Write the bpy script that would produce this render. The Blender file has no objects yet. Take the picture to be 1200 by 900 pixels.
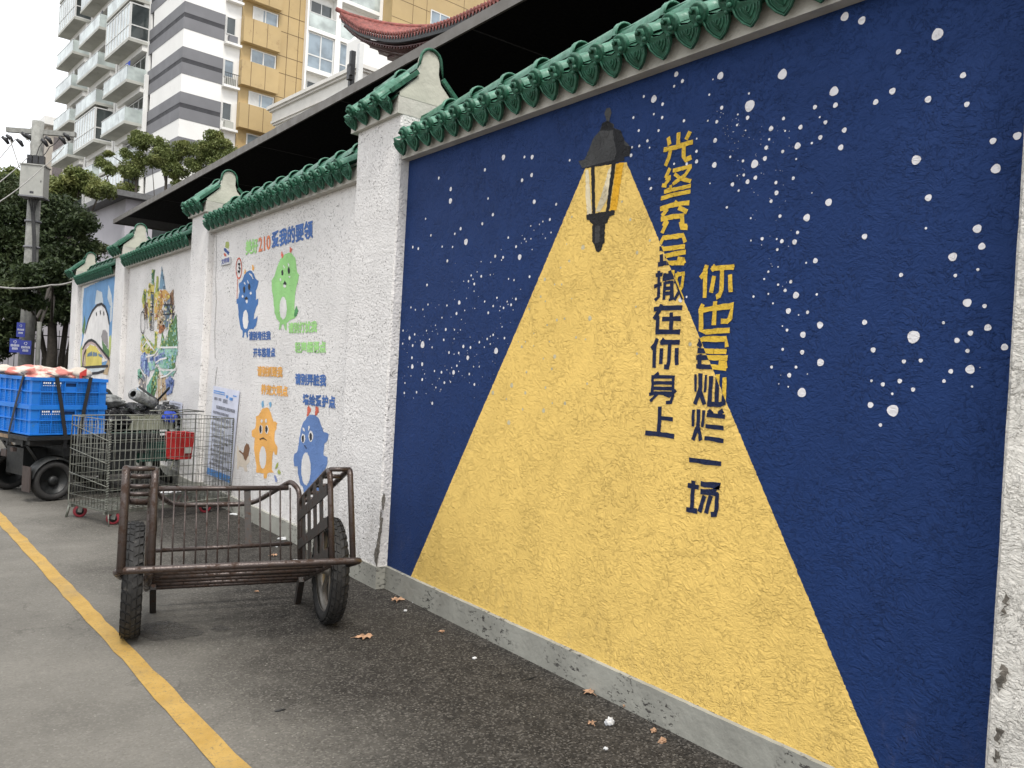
import bpy, bmesh, math, random
import numpy as np
from mathutils import Vector, Matrix, noise
from mathutils.geometry import tessellate_polygon

# ------------------------------------------------------------------ camera
random.seed(7); rng = np.random.default_rng(7)
SC = bpy.context.scene
COL = SC.collection
FPX, CAMH = 950.0, 1.5
def _frame():
    vp, roll = (-124.6, 402.5), math.radians(3.2)
    dx, dy = vp[0]-600, vp[1]-450
    c, s = math.cos(roll), math.sin(roll)
    hx, hy = c*dx+s*dy, -s*dx+c*dy
    p = math.atan(hy/FPX); yaw = math.atan2(-hx, FPX/math.cos(p))
    F = Vector((math.sin(yaw)*math.cos(p), math.cos(yaw)*math.cos(p), math.sin(p)))
    R0 = Vector((math.cos(yaw), -math.sin(yaw), 0)); U0 = R0.cross(F)
    return F, c*R0+s*U0, -s*R0+c*U0
CF, CR, CU = _frame()
CAM = Vector((0, 0, CAMH))
cd = bpy.data.cameras.new('camera'); cam = bpy.data.objects.new('camera', cd); COL.objects.link(cam)
cam.matrix_world = Matrix(((CR.x, CU.x, -CF.x, 0), (CR.y, CU.y, -CF.y, 0), (CR.z, CU.z, -CF.z, CAMH), (0, 0, 0, 1)))
cd.sensor_fit = 'HORIZONTAL'; cd.sensor_width = 36; cd.lens = 36*FPX/1200
cd.clip_start = .05; cd.clip_end = 3000
SC.camera = cam

# ------------------------------------------------------------------ world, sun, exposure (overcast)
SUN_EL, SUN_AZ = math.radians(58), math.radians(200)     # azimuth clockwise from +Y
w = bpy.data.worlds.new("World"); SC.world = w; w.use_nodes = True
nt = w.node_tree; nt.nodes.clear()
sky = nt.nodes.new('ShaderNodeTexSky'); sky.sky_type = 'NISHITA'; sky.sun_disc = False
sky.sun_elevation = SUN_EL; sky.sun_rotation = SUN_AZ
sky.air_density = 1.0; sky.dust_density = 3.0
mx = nt.nodes.new('ShaderNodeMix'); mx.data_type = 'RGBA'; mx.inputs[0].default_value = .86
nt.links.new(sky.outputs[0], mx.inputs[6]); mx.inputs[7].default_value = (9.6, 9.75, 10.0, 1)
bg = nt.nodes.new('ShaderNodeBackground'); bg.inputs[1].default_value = .1
nt.links.new(mx.outputs[2], bg.inputs[0])
wo = nt.nodes.new('ShaderNodeOutputWorld'); nt.links.new(bg.outputs[0], wo.inputs[0])
sd = bpy.data.lights.new('sun', 'SUN'); sd.energy = 1.5; sd.angle = math.radians(14); sd.color = (1, .965, .91)
so = bpy.data.objects.new('sun', sd); COL.objects.link(so)
sdir = Vector((math.sin(SUN_AZ)*math.cos(SUN_EL), math.cos(SUN_AZ)*math.cos(SUN_EL), math.sin(SUN_EL)))
so.rotation_euler = sdir.to_track_quat('Z', 'Y').to_euler(); so.location = (-5, -5, 20)
SC.view_settings.view_transform = 'Standard'; SC.view_settings.look = 'None'
SC.view_settings.gamma = 1; SC.view_settings.exposure = .82

# ------------------------------------------------------------------ projection helpers (pixels of the 1200x900 photograph -> points in the place)
def ray(u, v): return CF + CR*((u-600)/FPX) - CU*((v-450)/FPX)
def at(u, v, dep): return CAM + ray(u, v)*dep
def onx(u, v, X):
    d = ray(u, v); return CAM + d*(X/d.x)
def ong(u, v, z=0):
    d = ray(u, v); return CAM + d*((z-CAMH)/d.z)

# ------------------------------------------------------------------ mesh helpers
class MB:
    def __init__(s): s.v = []; s.f = []; s.sm = []
    def add(s, vs, fs, smooth=False):
        o = len(s.v); s.v += [tuple(p) for p in vs]
        for f in fs: s.f.append(tuple(i+o for i in f)); s.sm.append(smooth)
        return s
    def box(s, a, b, M=None, skip=()):
        x0, y0, z0 = a; x1, y1, z1 = b
        P = [Vector(p) for p in ((x0,y0,z0),(x1,y0,z0),(x1,y1,z0),(x0,y1,z0),(x0,y0,z1),(x1,y0,z1),(x1,y1,z1),(x0,y1,z1))]
        if M: P = [M @ p for p in P]
        return s.add(P, [(0,3,2,1),(4,5,6,7),(0,1,5,4),(1,2,6,5),(2,3,7,6),(3,0,4,7)])
    def beam(s, p, q, w, h, up=Vector((0,0,1))):
        p, q = Vector(p), Vector(q); d = (q-p); L = d.length; d = d/L
        x = d.cross(Vector(up)); x = x.normalized() if x.length > 1e-4 else Vector((1,0,0)); z = x.cross(d)
        M = Matrix(((x.x,d.x,z.x,p.x),(x.y,d.y,z.y,p.y),(x.z,d.z,z.z,p.z),(0,0,0,1)))
        return s.box((-w/2,0,-h/2),(w/2,L,h/2),M)
    def tube(s, path, r, n=8, cap=True, closed=False):
        P = [Vector(p) for p in path]; m = len(P); rr = r if hasattr(r, '__len__') else [r]*m
        T = []
        for i in range(m):
            a = P[i-1] if (i > 0 or closed) else P[i]; b = P[(i+1) % m] if (i < m-1 or closed) else P[i]
            T.append((b-a).normalized())
        x = T[0].orthogonal().normalized(); vs = []
        for i in range(m):
            x = (x - T[i]*x.dot(T[i])); x = x.normalized() if x.length > 1e-6 else T[i].orthogonal().normalized()
            y = T[i].cross(x)
            for k in range(n):
                a = 2*math.pi*k/n; vs.append(P[i]+(x*math.cos(a)+y*math.sin(a))*rr[i])
        fs = []
        for i in range(m if closed else m-1):
            j = (i+1) % m
            for k in range(n): fs.append((i*n+k, i*n+(k+1)%n, j*n+(k+1)%n, j*n+k))
        s.add(vs, fs, True)
        if cap and not closed:
            o = len(s.v)-m*n
            s.f.append(tuple(o+k for k in range(n))[::-1]); s.sm.append(False)
            s.f.append(tuple(o+(m-1)*n+k for k in range(n))); s.sm.append(False)
        return s
    def prism(s, pts, e, M=None):       # pts: closed 3-D outline, e: extrusion vector
        e = Vector(e); A = [Vector(p) for p in pts]; n = len(A)
        tris = tessellate_polygon([A]); vs = A+[p+e for p in A]
        if M: vs = [M @ p for p in vs]
        nn = sum(((A[i]).cross(A[(i+1)%n]) for i in range(n)), Vector())
        flip = nn.dot(e) > 0
        fs = []
        for t in tris:
            a, b, c = t; nr = (A[b]-A[a]).cross(A[c]-A[a])
            if nr.dot(e) > 0: a, b, c = c, b, a
            fs += [(a, b, c), (a+n, c+n, b+n)]
        for i in range(n):
            j = (i+1) % n; fs.append((i, j, j+n, i+n) if flip else (j, i, i+n, j+n))
        return s.add(vs, fs)
    def lathe(s, prof, c, axis, n=16, smooth=True):      # prof: (radius, along)
        c = Vector(c); ax = Vector(axis).normalized(); x = ax.orthogonal().normalized(); y = ax.cross(x); vs = []; fs = []
        for r, h in prof:
            for k in range(n):
                a = 2*math.pi*k/n; vs.append(c+ax*h+(x*math.cos(a)+y*math.sin(a))*r)
        for i in range(len(prof)-1):
            for k in range(n): fs.append((i*n+k, i*n+(k+1)%n, (i+1)*n+(k+1)%n, (i+1)*n+k))
        return s.add(vs, fs, smooth)
    def ball(s, c, r, n=10, m=7, M=None, jit=0):
        c = Vector(c); r = r if hasattr(r, '__len__') else (r, r, r); vs = []; fs = []
        for i in range(m+1):
            th = math.pi*i/m
            for k in range(n):
                a = 2*math.pi*k/n
                p = Vector((math.sin(th)*math.cos(a), math.sin(th)*math.sin(a), math.cos(th)))
                f = 1+jit*noise.noise(p*2.3+c*3) if jit else 1
                p = Vector((p.x*r[0]*f, p.y*r[1]*f, p.z*r[2]*f))
                if M: p = M @ p
                vs.append(c+p)
        for i in range(m):
            for k in range(n): fs.append((i*n+k, (i+1)*n+k, (i+1)*n+(k+1)%n, i*n+(k+1)%n))
        return s.add(vs, fs, True)
    def mesh(s, name, m, inv=None):
        me = bpy.data.meshes.new(name)
        vs = s.v if inv is None else [tuple(inv @ Vector(p)) for p in s.v]
        me.from_pydata(vs, [], s.f); me.update()
        me.polygons.foreach_set('use_smooth', s.sm)
        if m: me.materials.append(m)
        return me
def tag(o, label=None, cat=None, group=None, kind=None):
    if label: o['label'] = label
    if cat: o['category'] = cat
    if group: o['group'] = group
    if kind: o['kind'] = kind
    return o
def place(name, me, parent=None, loc=None):
    o = bpy.data.objects.new(name, me); COL.objects.link(o)
    if parent: o.parent = parent
    if loc is not None: o.location = loc
    return o
def root_of(o):
    M = Matrix.Identity(4)
    while o is not None:
        M = o.matrix_basis @ M; o = o.parent
    return M
def part(name, mb, m, parent=None, world=False, label=None, kind=None):
    inv = root_of(parent).inverted() if (world and parent) else None
    o = place(name, mb.mesh(name, m, inv), parent)
    return tag(o, label, kind=kind)
def thing(name, label, cat, loc=(0,0,0), rz=0, group=None):
    o = bpy.data.objects.new(name, None); COL.objects.link(o); o.empty_display_size = .2
    o.location = loc; o.rotation_euler = (0, 0, rz)
    return tag(o, label, cat, group)
def solo(name, mb, m, label, cat, group=None):
    return tag(place(name, mb.mesh(name, m)), label, cat, group)
def struct(name, mb, m, kind='structure'):
    return tag(place(name, mb.mesh(name, m)), kind=kind)
def copy_tree(o, parent=None):
    c = o.copy(); COL.objects.link(c); c.parent = parent
    for ch in list(o.children): copy_tree(ch, c)
    return c

# ------------------------------------------------------------------ materials
class NT:
    def __init__(s, name):
        s.m = bpy.data.materials.new(name); s.m.use_nodes = True; s.t = s.m.node_tree; s.t.nodes.clear()
        s.o = s.t.nodes.new('ShaderNodeOutputMaterial'); s.b = s.t.nodes.new('ShaderNodeBsdfPrincipled')
        s.t.links.new(s.b.outputs[0], s.o.inputs[0]); s._p = None
    def n(s, k, **kw):
        x = s.t.nodes.new('ShaderNode'+k)
        for a, v in kw.items(): setattr(x, a, v)
        return x
    def l(s, a, b): s.t.links.new(a, b)
    def set(s, sock, v):
        if hasattr(v, 'default_value') or hasattr(v, 'is_linked'): s.l(v, sock)
        else: sock.default_value = v
    def pos(s):
        if not s._p: s._p = s.n('NewGeometry').outputs['Position']
        return s._p
    def obj(s): return s.n('TexCoord').outputs['Object']
    def vscale(s, v, sc):
        x = s.n('VectorMath', operation='MULTIPLY'); s.l(v, x.inputs[0]); x.inputs[1].default_value = sc; return x.outputs[0]
    def vadd(s, a, b):
        x = s.n('VectorMath', operation='ADD'); s.l(a, x.inputs[0]); s.l(b, x.inputs[1]); return x.outputs[0]
    def noise(s, v, scale, detail=3, rough=.55, out=0):
        x = s.n('TexNoise'); s.l(v, x.inputs['Vector']); x.inputs['Scale'].default_value = scale
        x.inputs['Detail'].default_value = detail; x.inputs['Roughness'].default_value = rough; return x.outputs[out]
    def voro(s, v, scale, feature='F1', rnd=1, out='Distance'):
        x = s.n('TexVoronoi', feature=feature); s.l(v, x.inputs['Vector']); x.inputs['Scale'].default_value = scale
        x.inputs['Randomness'].default_value = rnd; return x.outputs[out]
    def math(s, op, a, b=None, c=None, clamp=False):
        x = s.n('Math', operation=op, use_clamp=clamp); s.set(x.inputs[0], a)
        if b is not None: s.set(x.inputs[1], b)
        if c is not None: s.set(x.inputs[2], c)
        return x.outputs[0]
    def mr(s, v, a, b, c=0., d=1.):
        x = s.n('MapRange', interpolation_type='SMOOTHSTEP'); s.set(x.inputs[0], v)
        for i, q in enumerate((a, b, c, d)): x.inputs[i+1].default_value = q
        return x.outputs[0]
    def mix(s, f, a, b, mode='MIX'):
        x = s.n('Mix', data_type='RGBA', blend_type=mode); s.set(x.inputs[0], f)
        for i, q in ((6, a), (7, b)):
            if isinstance(q, tuple): x.inputs[i].default_value = q+(1,) if len(q) == 3 else q
            else: s.l(q, x.inputs[i])
        return x.outputs[2]
    def bump(s, h, dist, st=1., prev=None):
        x = s.n('Bump'); s.l(h, x.inputs['Height']); x.inputs['Distance'].default_value = dist; x.inputs['Strength'].default_value = st
        if prev is not None: s.l(prev, x.inputs['Normal'])
        return x.outputs[0]
    def fin(s, col, rough=.7, nrm=None, metal=0, spec=.5, coat=0):
        if isinstance(col, tuple): col = col+(1,)
        s.set(s.b.inputs['Base Color'], col); s.set(s.b.inputs['Roughness'], rough); s.b.inputs['Metallic'].default_value = metal
        s.b.inputs['Specular IOR Level'].default_value = spec
        if coat: s.b.inputs['Coat Weight'].default_value = coat; s.b.inputs['Coat Roughness'].default_value = .15
        if nrm is not None: s.l(nrm, s.b.inputs['Normal'])
        return s.m
def plain(name, col, rough=.6, metal=0, var=.18, scale=9, bump=0, bscale=60, dirt=None, dscale=6, spec=.5, coat=0, dth=.6):
    t = NT(name); p = t.pos()
    n = t.noise(p, scale, 4)
    c = t.mix(t.mr(n, .3, .7), tuple(x*(1-var) for x in col), tuple(min(1, x*(1+var)) for x in col))
    if dirt: c = t.mix(t.mr(t.noise(p, dscale, 6, .7), dth, dth+.12), c, dirt)
    nr = t.bump(t.noise(p, bscale, 3), bump) if bump else None
    r = t.mr(t.noise(p, scale*2.3, 3), .3, .7, max(.05, rough-.1), min(1, rough+.1))
    return t.fin(c, r, nr, metal, spec, coat)
def stucco_normal(t, amp=1.):
    p = t.pos()
    warp = t.vscale(t.noise(p, 7, 2, .5, 1), (.10, .10, .10))
    q = t.vscale(t.vadd(p, warp), (1, 1, 1.35))
    m = t.mr(t.noise(p, 3.3, 3, .6), .38, .64, .06, 1.)
    m2 = t.mr(t.noise(t.vadd(p, t.vscale(p, (.3, .3, .3))), 4.7, 2), .38, .60, .25, 1.)
    def flake(sc, th, wd): return t.mr(t.noise(q, sc, 4, .62), th, th+wd)       # smears of render with a crisp raised edge
    h = t.math('MULTIPLY', flake(21, .53, .06), t.math('MULTIPLY', m, .42))
    h = t.math('ADD', h, t.math('MULTIPLY', flake(46, .52, .08), t.math('MULTIPLY', m2, .40)))
    h = t.math('ADD', h, t.math('MULTIPLY', t.noise(q, 110, 3, .65), .50))
    h = t.math('ADD', h, t.math('MULTIPLY', t.noise(q, 48, 3, .6), .62))
    h = t.math('ADD', h, t.math('MULTIPLY', t.noise(p, 6, 2, .5), .25))
    return t.bump(h, .0080*amp, 1.), h
def paint(name, col, var=.05, amp=1.):
    t = NT(name); nr, h = stucco_normal(t, amp)
    n = t.noise(t.pos(), 3.1, 5, .6)
    c = t.mix(t.mr(n, .3, .7), tuple(x*(1-var) for x in col), tuple(min(1, x*(1+var)) for x in col))
    c = t.mix(t.mr(t.noise(t.pos(), 38, 5, .75), .60, .72, 0, .28), c, tuple(x*.70 for x in col))
    z = t.n('SeparateXYZ'); t.l(t.pos(), z.inputs[0])
    spl = t.math('MULTIPLY', t.mr(z.outputs[2], .15, .62, 1, 0), t.mr(t.noise(t.vscale(t.pos(), (1, 1, .6)), 14, 7, .75), .50, .70, 0, .20))
    c = t.mix(spl, c, (.16, .13, .10))
    return t.fin(c, .72, nr, spec=.12 if col[0] > .1 else .20)
def roughcast(name, col, pit=(.05,.045,.04), pitamt=.6, amp=1., dens=.62):
    t = NT(name); p = t.pos()
    warp = t.vscale(t.noise(p, 14, 2, .5, 1), (.05, .05, .05)); q = t.vadd(p, warp)
    v = t.voro(q, 62, 'SMOOTH_F1'); n = t.noise(q, 80, 3, .6)
    h = t.math('ADD', t.math('MULTIPLY', v, -.8), t.math('MULTIPLY', n, 1.))
    pm = t.math('MULTIPLY', t.mr(t.noise(t.vscale(q, (1, 1, 1.1)), 62, 3, .55), dens, dens+.05), t.mr(t.noise(p, 3, 3), .35, .6, .25, 1.))
    big = t.noise(p, 1.1, 5, .6)
    c = t.mix(t.mr(big, .35, .65), tuple(x*.93 for x in col), tuple(min(1, x*1.04) for x in col))
    # rain and splash dirt
    z = t.n('SeparateXYZ'); t.l(p, z.inputs[0])
    low = t.math('MULTIPLY', t.mr(z.outputs[2], .15, .9, 1, 0), t.mr(t.noise(t.vscale(p, (1, 1, .5)), 9, 6, .7), .45, .7))
    c = t.mix(t.math('MULTIPLY', low, .45), c, (.3, .27, .23))
    c = t.mix(t.math('MULTIPLY', pm, pitamt), c, pit)
    h2 = t.math('SUBTRACT', h, t.math('MULTIPLY', pm, .8))
    return t.fin(c, .85, t.bump(h2, .0065*amp), spec=.2)

M = {}
BLUE, YEL, WHT = (.0110, .034, .125), (.83, .57, .165), (.73, .705, .68)
M['blue'] = paint('night blue wall paint', BLUE); M['yellow'] = paint('warm yellow wall paint', YEL)
M['star'] = paint('white star paint', (.72, .70, .71), amp=.6); M['faded_star'] = paint('star showing through yellow', (.56, .50, .33), amp=.8)
M['gold_letter'] = paint('lettering yellow', (.72, .47, .06)); M['navy_letter'] = paint('lettering navy', (.012, .02, .06))
M['lamp_grey'] = paint('lamp grey paint', (.055, .055, .055), var=.3); M['lamp_black'] = paint('lamp black paint', (.018, .018, .02))
M['lamp_orange'] = paint('lamp orange paint', (.80, .42, .03)); M['lamp_pale'] = paint('lamp pale paint', (.72, .62, .42), var=.25)
M['white_wall'] = roughcast('white roughcast', WHT, dens=.60); M['near_white'] = paint('near white render', (.70, .67, .61), amp=1.7)
def mural(name, c): M[name] = paint('mural '+name, c, var=.12, amp=.55)
for n_, c_ in dict(m_blue=(.06,.16,.38), m_navy=(.05,.10,.30), m_green=(.30,.58,.22), m_orange=(.60,.28,.07), m_torange=(.80,.42,.12), m_peri=(.13,.22,.45), m_red=(.62,.15,.10),
                   m_tred=(.75,.25,.13), m_tgreen=(.36,.66,.25), m_cyan=(.20,.42,.62), m_black=(.03,.03,.035), m_dkgreen=(.08,.26,.10), m_white=(.72,.70,.68), m_title=(.07,.15,.38),
                   c_sky=(.16,.32,.55), c_cloud=(.55,.60,.63), c_yellow=(.62,.52,.14), c_olive=(.34,.38,.10), c_forest=(.10,.20,.08), c_teal=(.15,.36,.26), c_slate=(.14,.20,.26),
                   c_steel=(.18,.30,.40), c_ochre=(.60,.36,.12), c_brown=(.22,.12,.07), c_mint=(.30,.50,.40), c_lav=(.22,.27,.48), c_indigo=(.07,.12,.30), c_tan=(.50,.38,.24), c_lime=(.42,.48,.16), c_grey=(.28,.26,.26),
                   c_pink=(.50,.38,.36), c_brick=(.40,.16,.07), c_ltblue=(.35,.48,.62), c_cream=(.66,.58,.48)).items(): mural(n_, c_)
M['cement'] = plain('bare cement beam', (.47, .45, .40), .85, var=.12, scale=7, bump=.004, bscale=45, dirt=(.2,.19,.16), dscale=4, dth=.66)
M['plaster'] = plain('gable plaster', (.50, .49, .41), .85, var=.1, scale=6, bump=.004, bscale=30, dirt=(.24,.22,.17), dscale=5, dth=.64)
def plinth_mat():
    t = NT('painted plinth'); p = t.pos(); q = t.vscale(p, (1, 1, 2.2))
    c = t.mix(t.mr(t.noise(p, 4, 4), .3, .7), (.26,.255,.222), (.34,.335,.292))
    chips = t.math('MULTIPLY', t.mr(t.noise(q, 27, 8, .72), .565, .60), t.mr(t.noise(p, 2.6, 3), .45, .60))
    c = t.mix(chips, c, (.07,.065,.06)); 
    return t.fin(c, .8, t.bump(t.math('SUBTRACT', t.noise(p, 30, 4), chips), .004), spec=.3)
M['plinth'] = plinth_mat()
def glaze():
    t = NT('green glazed tile'); p = t.pos()
    c = t.mix(t.mr(t.noise(p, 26, 5, .7), .35, .68), (.008,.058,.030), (.025,.13,.075))
    g = t.n('NewGeometry'); sx = t.n('SeparateXYZ'); t.l(g.outputs['Normal'], sx.inputs[0])
    c = t.mix(t.math('MULTIPLY', t.mr(t.noise(p, 9, 4, .7), .42, .72), .35), c, (.07,.21,.14))
    c = t.mix(t.mr(t.noise(p, 60, 5, .7), .62, .72, 0, .6), c, (.02,.035,.02))
    return t.fin(c, t.mr(t.noise(p, 40, 3), .3, .7, .42, .68), t.bump(t.noise(p, 55, 3), .003), spec=.45)
def pale_glaze():
    t = NT('pale green glaze'); p = t.pos()
    c = t.mix(t.mr(t.noise(p, 18, 5, .7), .3, .7), (.038,.135,.082), (.10,.26,.18))
    c = t.mix(t.mr(t.noise(p, 45, 5, .7), .60, .70, 0, .7), c, (.03,.09,.05))
    return t.fin(c, t.mr(t.noise(p, 40, 3), .3, .7, .38, .6), t.bump(t.noise(p, 40, 3), .002), spec=.5)
M['tile_pale'] = pale_glaze()
M['tile'] = glaze()
M['tile_dark'] = plain('dark pan glaze', (.012,.07,.035), .4, var=.4, scale=20, bump=.003)
def asphalt():
    t = NT('asphalt'); p = t.pos(); s = t.n('SeparateXYZ'); t.l(p, s.inputs[0])
    n1 = t.noise(p, 1.3, 6, .65); n2 = t.noise(p, 170, 3, .7); n3 = t.noise(p, 9, 5, .65)
    edge = t.math('ADD', s.outputs[0], t.math('MULTIPLY', t.math('SUBTRACT', t.noise(p, .9, 4, .6), .5), 1.6))
    newer = t.mr(edge, .85, 2.1)                         # the darker resurfaced strip along the wall
    old = t.mix(t.mr(n1, .3, .7), (.148,.140,.123), (.208,.196,.172)); new = t.mix(t.mr(n3, .3, .7), (.028,.0255,.0225), (.055,.050,.044))
    c = t.mix(newer, old, new)
    agg = t.voro(p, 120, 'F1', 1, 'Color'); sx = t.n('SeparateColor'); t.l(agg, sx.inputs[0])
    dark_, lite_ = t.mix(newer, (.10,.092,.08), (.012,.011,.010)), t.mix(newer, (.30,.28,.245), (.15,.14,.125))
    c = t.mix(t.math('MULTIPLY', t.mr(sx.outputs[0], .0, .30, 1, 0), t.mix(newer, (.25,.25,.25), (.8,.8,.8))), c, dark_)
    c = t.mix(t.math('MULTIPLY', t.mr(sx.outputs[0], .70, 1., 0, 1), t.mix(newer, (.28,.28,.28), (.75,.75,.75))), c, lite_)
    agg2 = t.voro(p, 52, 'F1', 1, 'Color'); s2 = t.n('SeparateColor'); t.l(agg2, s2.inputs[0])
    dsp = t.math('LESS_THAN', t.voro(p, 52, 'F1'), .22)
    c = t.mix(t.math('MULTIPLY', t.math('MULTIPLY', dsp, t.mr(s2.outputs[1], .86, .95)), t.mr(t.noise(p, 4, 3, .6), .40, .62, .1, .85)), c, t.mix(newer, (.34,.32,.28), (.30,.285,.25)))
    c = t.mix(t.mr(t.noise(t.vscale(p, (1, .35, 1)), 2.4, 5, .7), .56, .74, 0, .18), c, (.06,.055,.05))
    c = t.mix(t.mr(t.noise(p, .55, 4, .6), .52, .66, 0, .22), c, (.08,.074,.064))
    ck = t.voro(t.vadd(p, t.vscale(t.noise(p, 3, 4, .6, 1), (.5, .5, .5))), .75, 'DISTANCE_TO_EDGE')
    c = t.mix(t.math('MULTIPLY', t.mr(ck, .002, .006, 1, 0), t.mr(t.noise(p, 1.1, 2), .50, .56, 0, .22)), c, (.03,.027,.024))
    nr = t.bump(t.math('ADD', t.math('MULTIPLY', sx.outputs[0], .7), t.noise(p, 200, 3, .7)), .0045, .9)
    return t.fin(c, .92, nr, spec=.15)
M['asphalt'] = asphalt()
def linepaint():
    t = NT('worn yellow road paint'); p = t.pos()
    c = t.mix(t.mr(t.noise(p, 6, 5, .7), .3, .7), (.40,.245,.06), (.48,.31,.09))
    wear = t.mr(t.noise(p, 60, 6, .8), .53, .66, 0, .85)
    c = t.mix(wear, c, (.17,.14,.09)); c = t.mix(t.mr(t.noise(p, 2.5, 4, .6), .5, .75, 0, .5), c, (.20,.16,.10))
    return t.fin(c, .8, t.bump(t.noise(p, 120, 4, .7), .005), spec=.3)
M['line'] = linepaint()
def leafmat(name, a, b, hi):
    t = NT(name); g = t.n('NewGeometry'); r = g.outputs['Random Per Island']
    c = t.mix(r, a, b); c = t.mix(t.mr(t.noise(t.pos(), .9, 3), .5, .75, 0, .6), c, hi)
    t.fin(c, .55, spec=.35)
    tr = t.n('BsdfTranslucent'); t.l(c, tr.inputs[0]); ms = t.n('MixShader'); ms.inputs[0].default_value = .22
    t.l(t.b.outputs[0], ms.inputs[1]); t.l(tr.outputs[0], ms.inputs[2]); t.l(ms.outputs[0], t.o.inputs[0])
    return t.m
M['leaf_dark'] = leafmat('dark leaves', (.018,.032,.012), (.060,.085,.032), (.15,.165,.06))
M['leaf_olive'] = leafmat('olive leaves', (.085,.115,.032), (.19,.22,.07), (.30,.30,.10))
M['bark'] = plain('bark', (.06,.05,.04), .9, bump=.02, bscale=18)
def rusty(name, base, rust, amt=.5, metal=.7, rough=.38):
    t = NT(name); p = t.pos(); n = t.noise(p, 22, 6, .7); m = t.mr(n, amt, amt+.14)
    c = t.mix(m, base, rust); c = t.mix(t.mr(t.noise(p, 90, 4, .7), .62, .72, 0, .5), c, (.16,.14,.13))
    r = t.mr(m, 0., 1., rough, .8); t.fin(c, r, t.bump(t.noise(p, 120, 3), .002), spec=.5); t.b.inputs['Metallic'].default_value = metal
    return t.m
M['cart_steel'] = rusty('worn brown steel', (.075,.058,.052), (.055,.032,.022), .48, .45, .3)
M['cart_flat'] = rusty('rusted flat bar', (.045,.040,.036), (.085,.045,.028), .52, .3, .5)
M['wire'] = plain('galvanised wire', (.17,.175,.15), .45, metal=.4, var=.25, dirt=(.12,.10,.08), dscale=30, dth=.55)
M['rubber'] = plain('tyre rubber', (.022,.021,.020), .75, bump=.002, dirt=(.10,.09,.08), dscale=25, dth=.6)
M['rim'] = plain('dull rim', (.30,.28,.25), .45, metal=.5, dirt=(.10,.07,.05), dscale=30)
M['red_caster'] = plain('red caster rubber', (.22,.02,.03), .5)
M['crate'] = plain('blue plastic crate', (.008,.16,.56), .42, var=.12, scale=4, dirt=(.04,.16,.38), dscale=12, dth=.6)
M['crate_shade'] = plain('shaded crate inside', (.004,.045,.15), .6)  # crate blue darkened to stand for the shade inside
M['strap'] = plain('black rubber strap', (.012,.012,.013), .6)
M['black_paint'] = plain('black frame paint', (.009,.010,.010), .5, dirt=(.06,.05,.04), dscale=18)
M['green_paint'] = plain('dark green paint', (.012,.055,.038), .5, dirt=(.05,.05,.04), dscale=14)
M['mudguard'] = plain('dusty brown mudguard', (.045,.032,.028), .7)
M['bag'] = plain('pale bag', (.50,.44,.37), .75, var=.15, scale=12, bump=.01, bscale=22)
def bagmat():
    t = NT('striped woven bag'); p = t.pos(); q = t.vscale(p, (1, .5, 2.2))
    c = t.mix(t.mr(t.noise(q, 5, 4, .6), .46, .56), (.60,.52,.44), (.50,.17,.14)); c = t.mix(t.mr(t.noise(p, 30, 4, .7), .5, .7, 0, .4), c, (.22,.17,.14))
    return t.fin(c, .7, t.bump(t.noise(p, 30, 4), .012))
M['bag_pink'] = bagmat()
M['bag_red'] = plain('red bag stripe', (.55,.05,.04), .6)
M['black_bag'] = plain('black plastic bag', (.010,.010,.011), .22, bump=.035, bscale=14)
M['grey_bag'] = plain('clear plastic sheet roll', (.20,.205,.20), .35, var=.5, scale=16, bump=.03, bscale=18)
M['red_plastic'] = plain('red plastic', (.36,.012,.012), .38)
M['beige_plastic'] = plain('beige plastic', (.20,.205,.15), .5)
M['blue_cloth'] = plain('blue cloth', (.03,.07,.42), .8)
M['paper'] = plain('white paper', (.56,.565,.57), .8, var=.04)
M['poster'] = plain('pale poster sheet', (.62,.64,.74), .5, var=.05); M['poster_blue'] = plain('poster blue ink', (.10,.28,.62), .5); M['poster_ink'] = plain('poster black ink', (.05,.05,.07), .5)
M['concrete'] = plain('concrete', (.24,.24,.22), .85, bump=.004, bscale=30, dirt=(.2,.19,.17), dscale=3)
M['box_paint'] = plain('light grey cabinet', (.34,.34,.31), .5, var=.06, dirt=(.22,.2,.17), dscale=5, dth=.68)
M['insul'] = plain('dark insulator', (.02,.02,.022), .4); M['cable'] = plain('cable', (.03,.03,.03), .6)
M['grey_cable'] = plain('grey cable', (.28,.27,.25), .6)
M['sign_blue'] = plain('sign blue', (.02,.035,.25), .4, var=.08); M['sign_white'] = plain('sign white', (.75,.76,.78), .4, var=.03)
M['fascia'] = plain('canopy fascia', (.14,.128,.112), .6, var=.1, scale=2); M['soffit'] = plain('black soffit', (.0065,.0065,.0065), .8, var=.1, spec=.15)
M['soffit_grey'] = plain('grey soffit panel', (.07,.07,.07), .7, var=.1)  # grey of the daylit soffit end, also on the joints and end wall
M['t_white'] = plain('tower white render', (.76,.75,.72), .8, var=.03, scale=.6, dirt=(.60,.58,.54), dscale=.8)
M['t_gray'] = plain('tower grey band', (.175,.175,.185), .8, var=.07, scale=.5); M['t_dark'] = plain('tower dark stripe', (.045,.045,.05), .8, var=.1, scale=1)
M['t_gold'] = plain('gold cladding', (.43,.31,.145), .55, var=.07, scale=.5, dirt=(.30,.20,.09), dscale=1.2)
M['t_joint'] = plain('cladding joint', (.13,.085,.04), .8)
M['t_slab'] = plain('balcony concrete', (.42,.42,.38), .85, var=.08, scale=1, dirt=(.26,.26,.22), dscale=1.5)
def glassm(name, col, rough=.08, a=.55):
    t = NT(name); p = t.pos(); c = t.mix(t.mr(t.noise(p, .7, 3), .35, .65), tuple(x*.7 for x in col), tuple(min(1, x*1.25) for x in col)); t.fin(c, rough, spec=.9)
    t.b.inputs['Alpha'].default_value = a; return t.m
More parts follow.
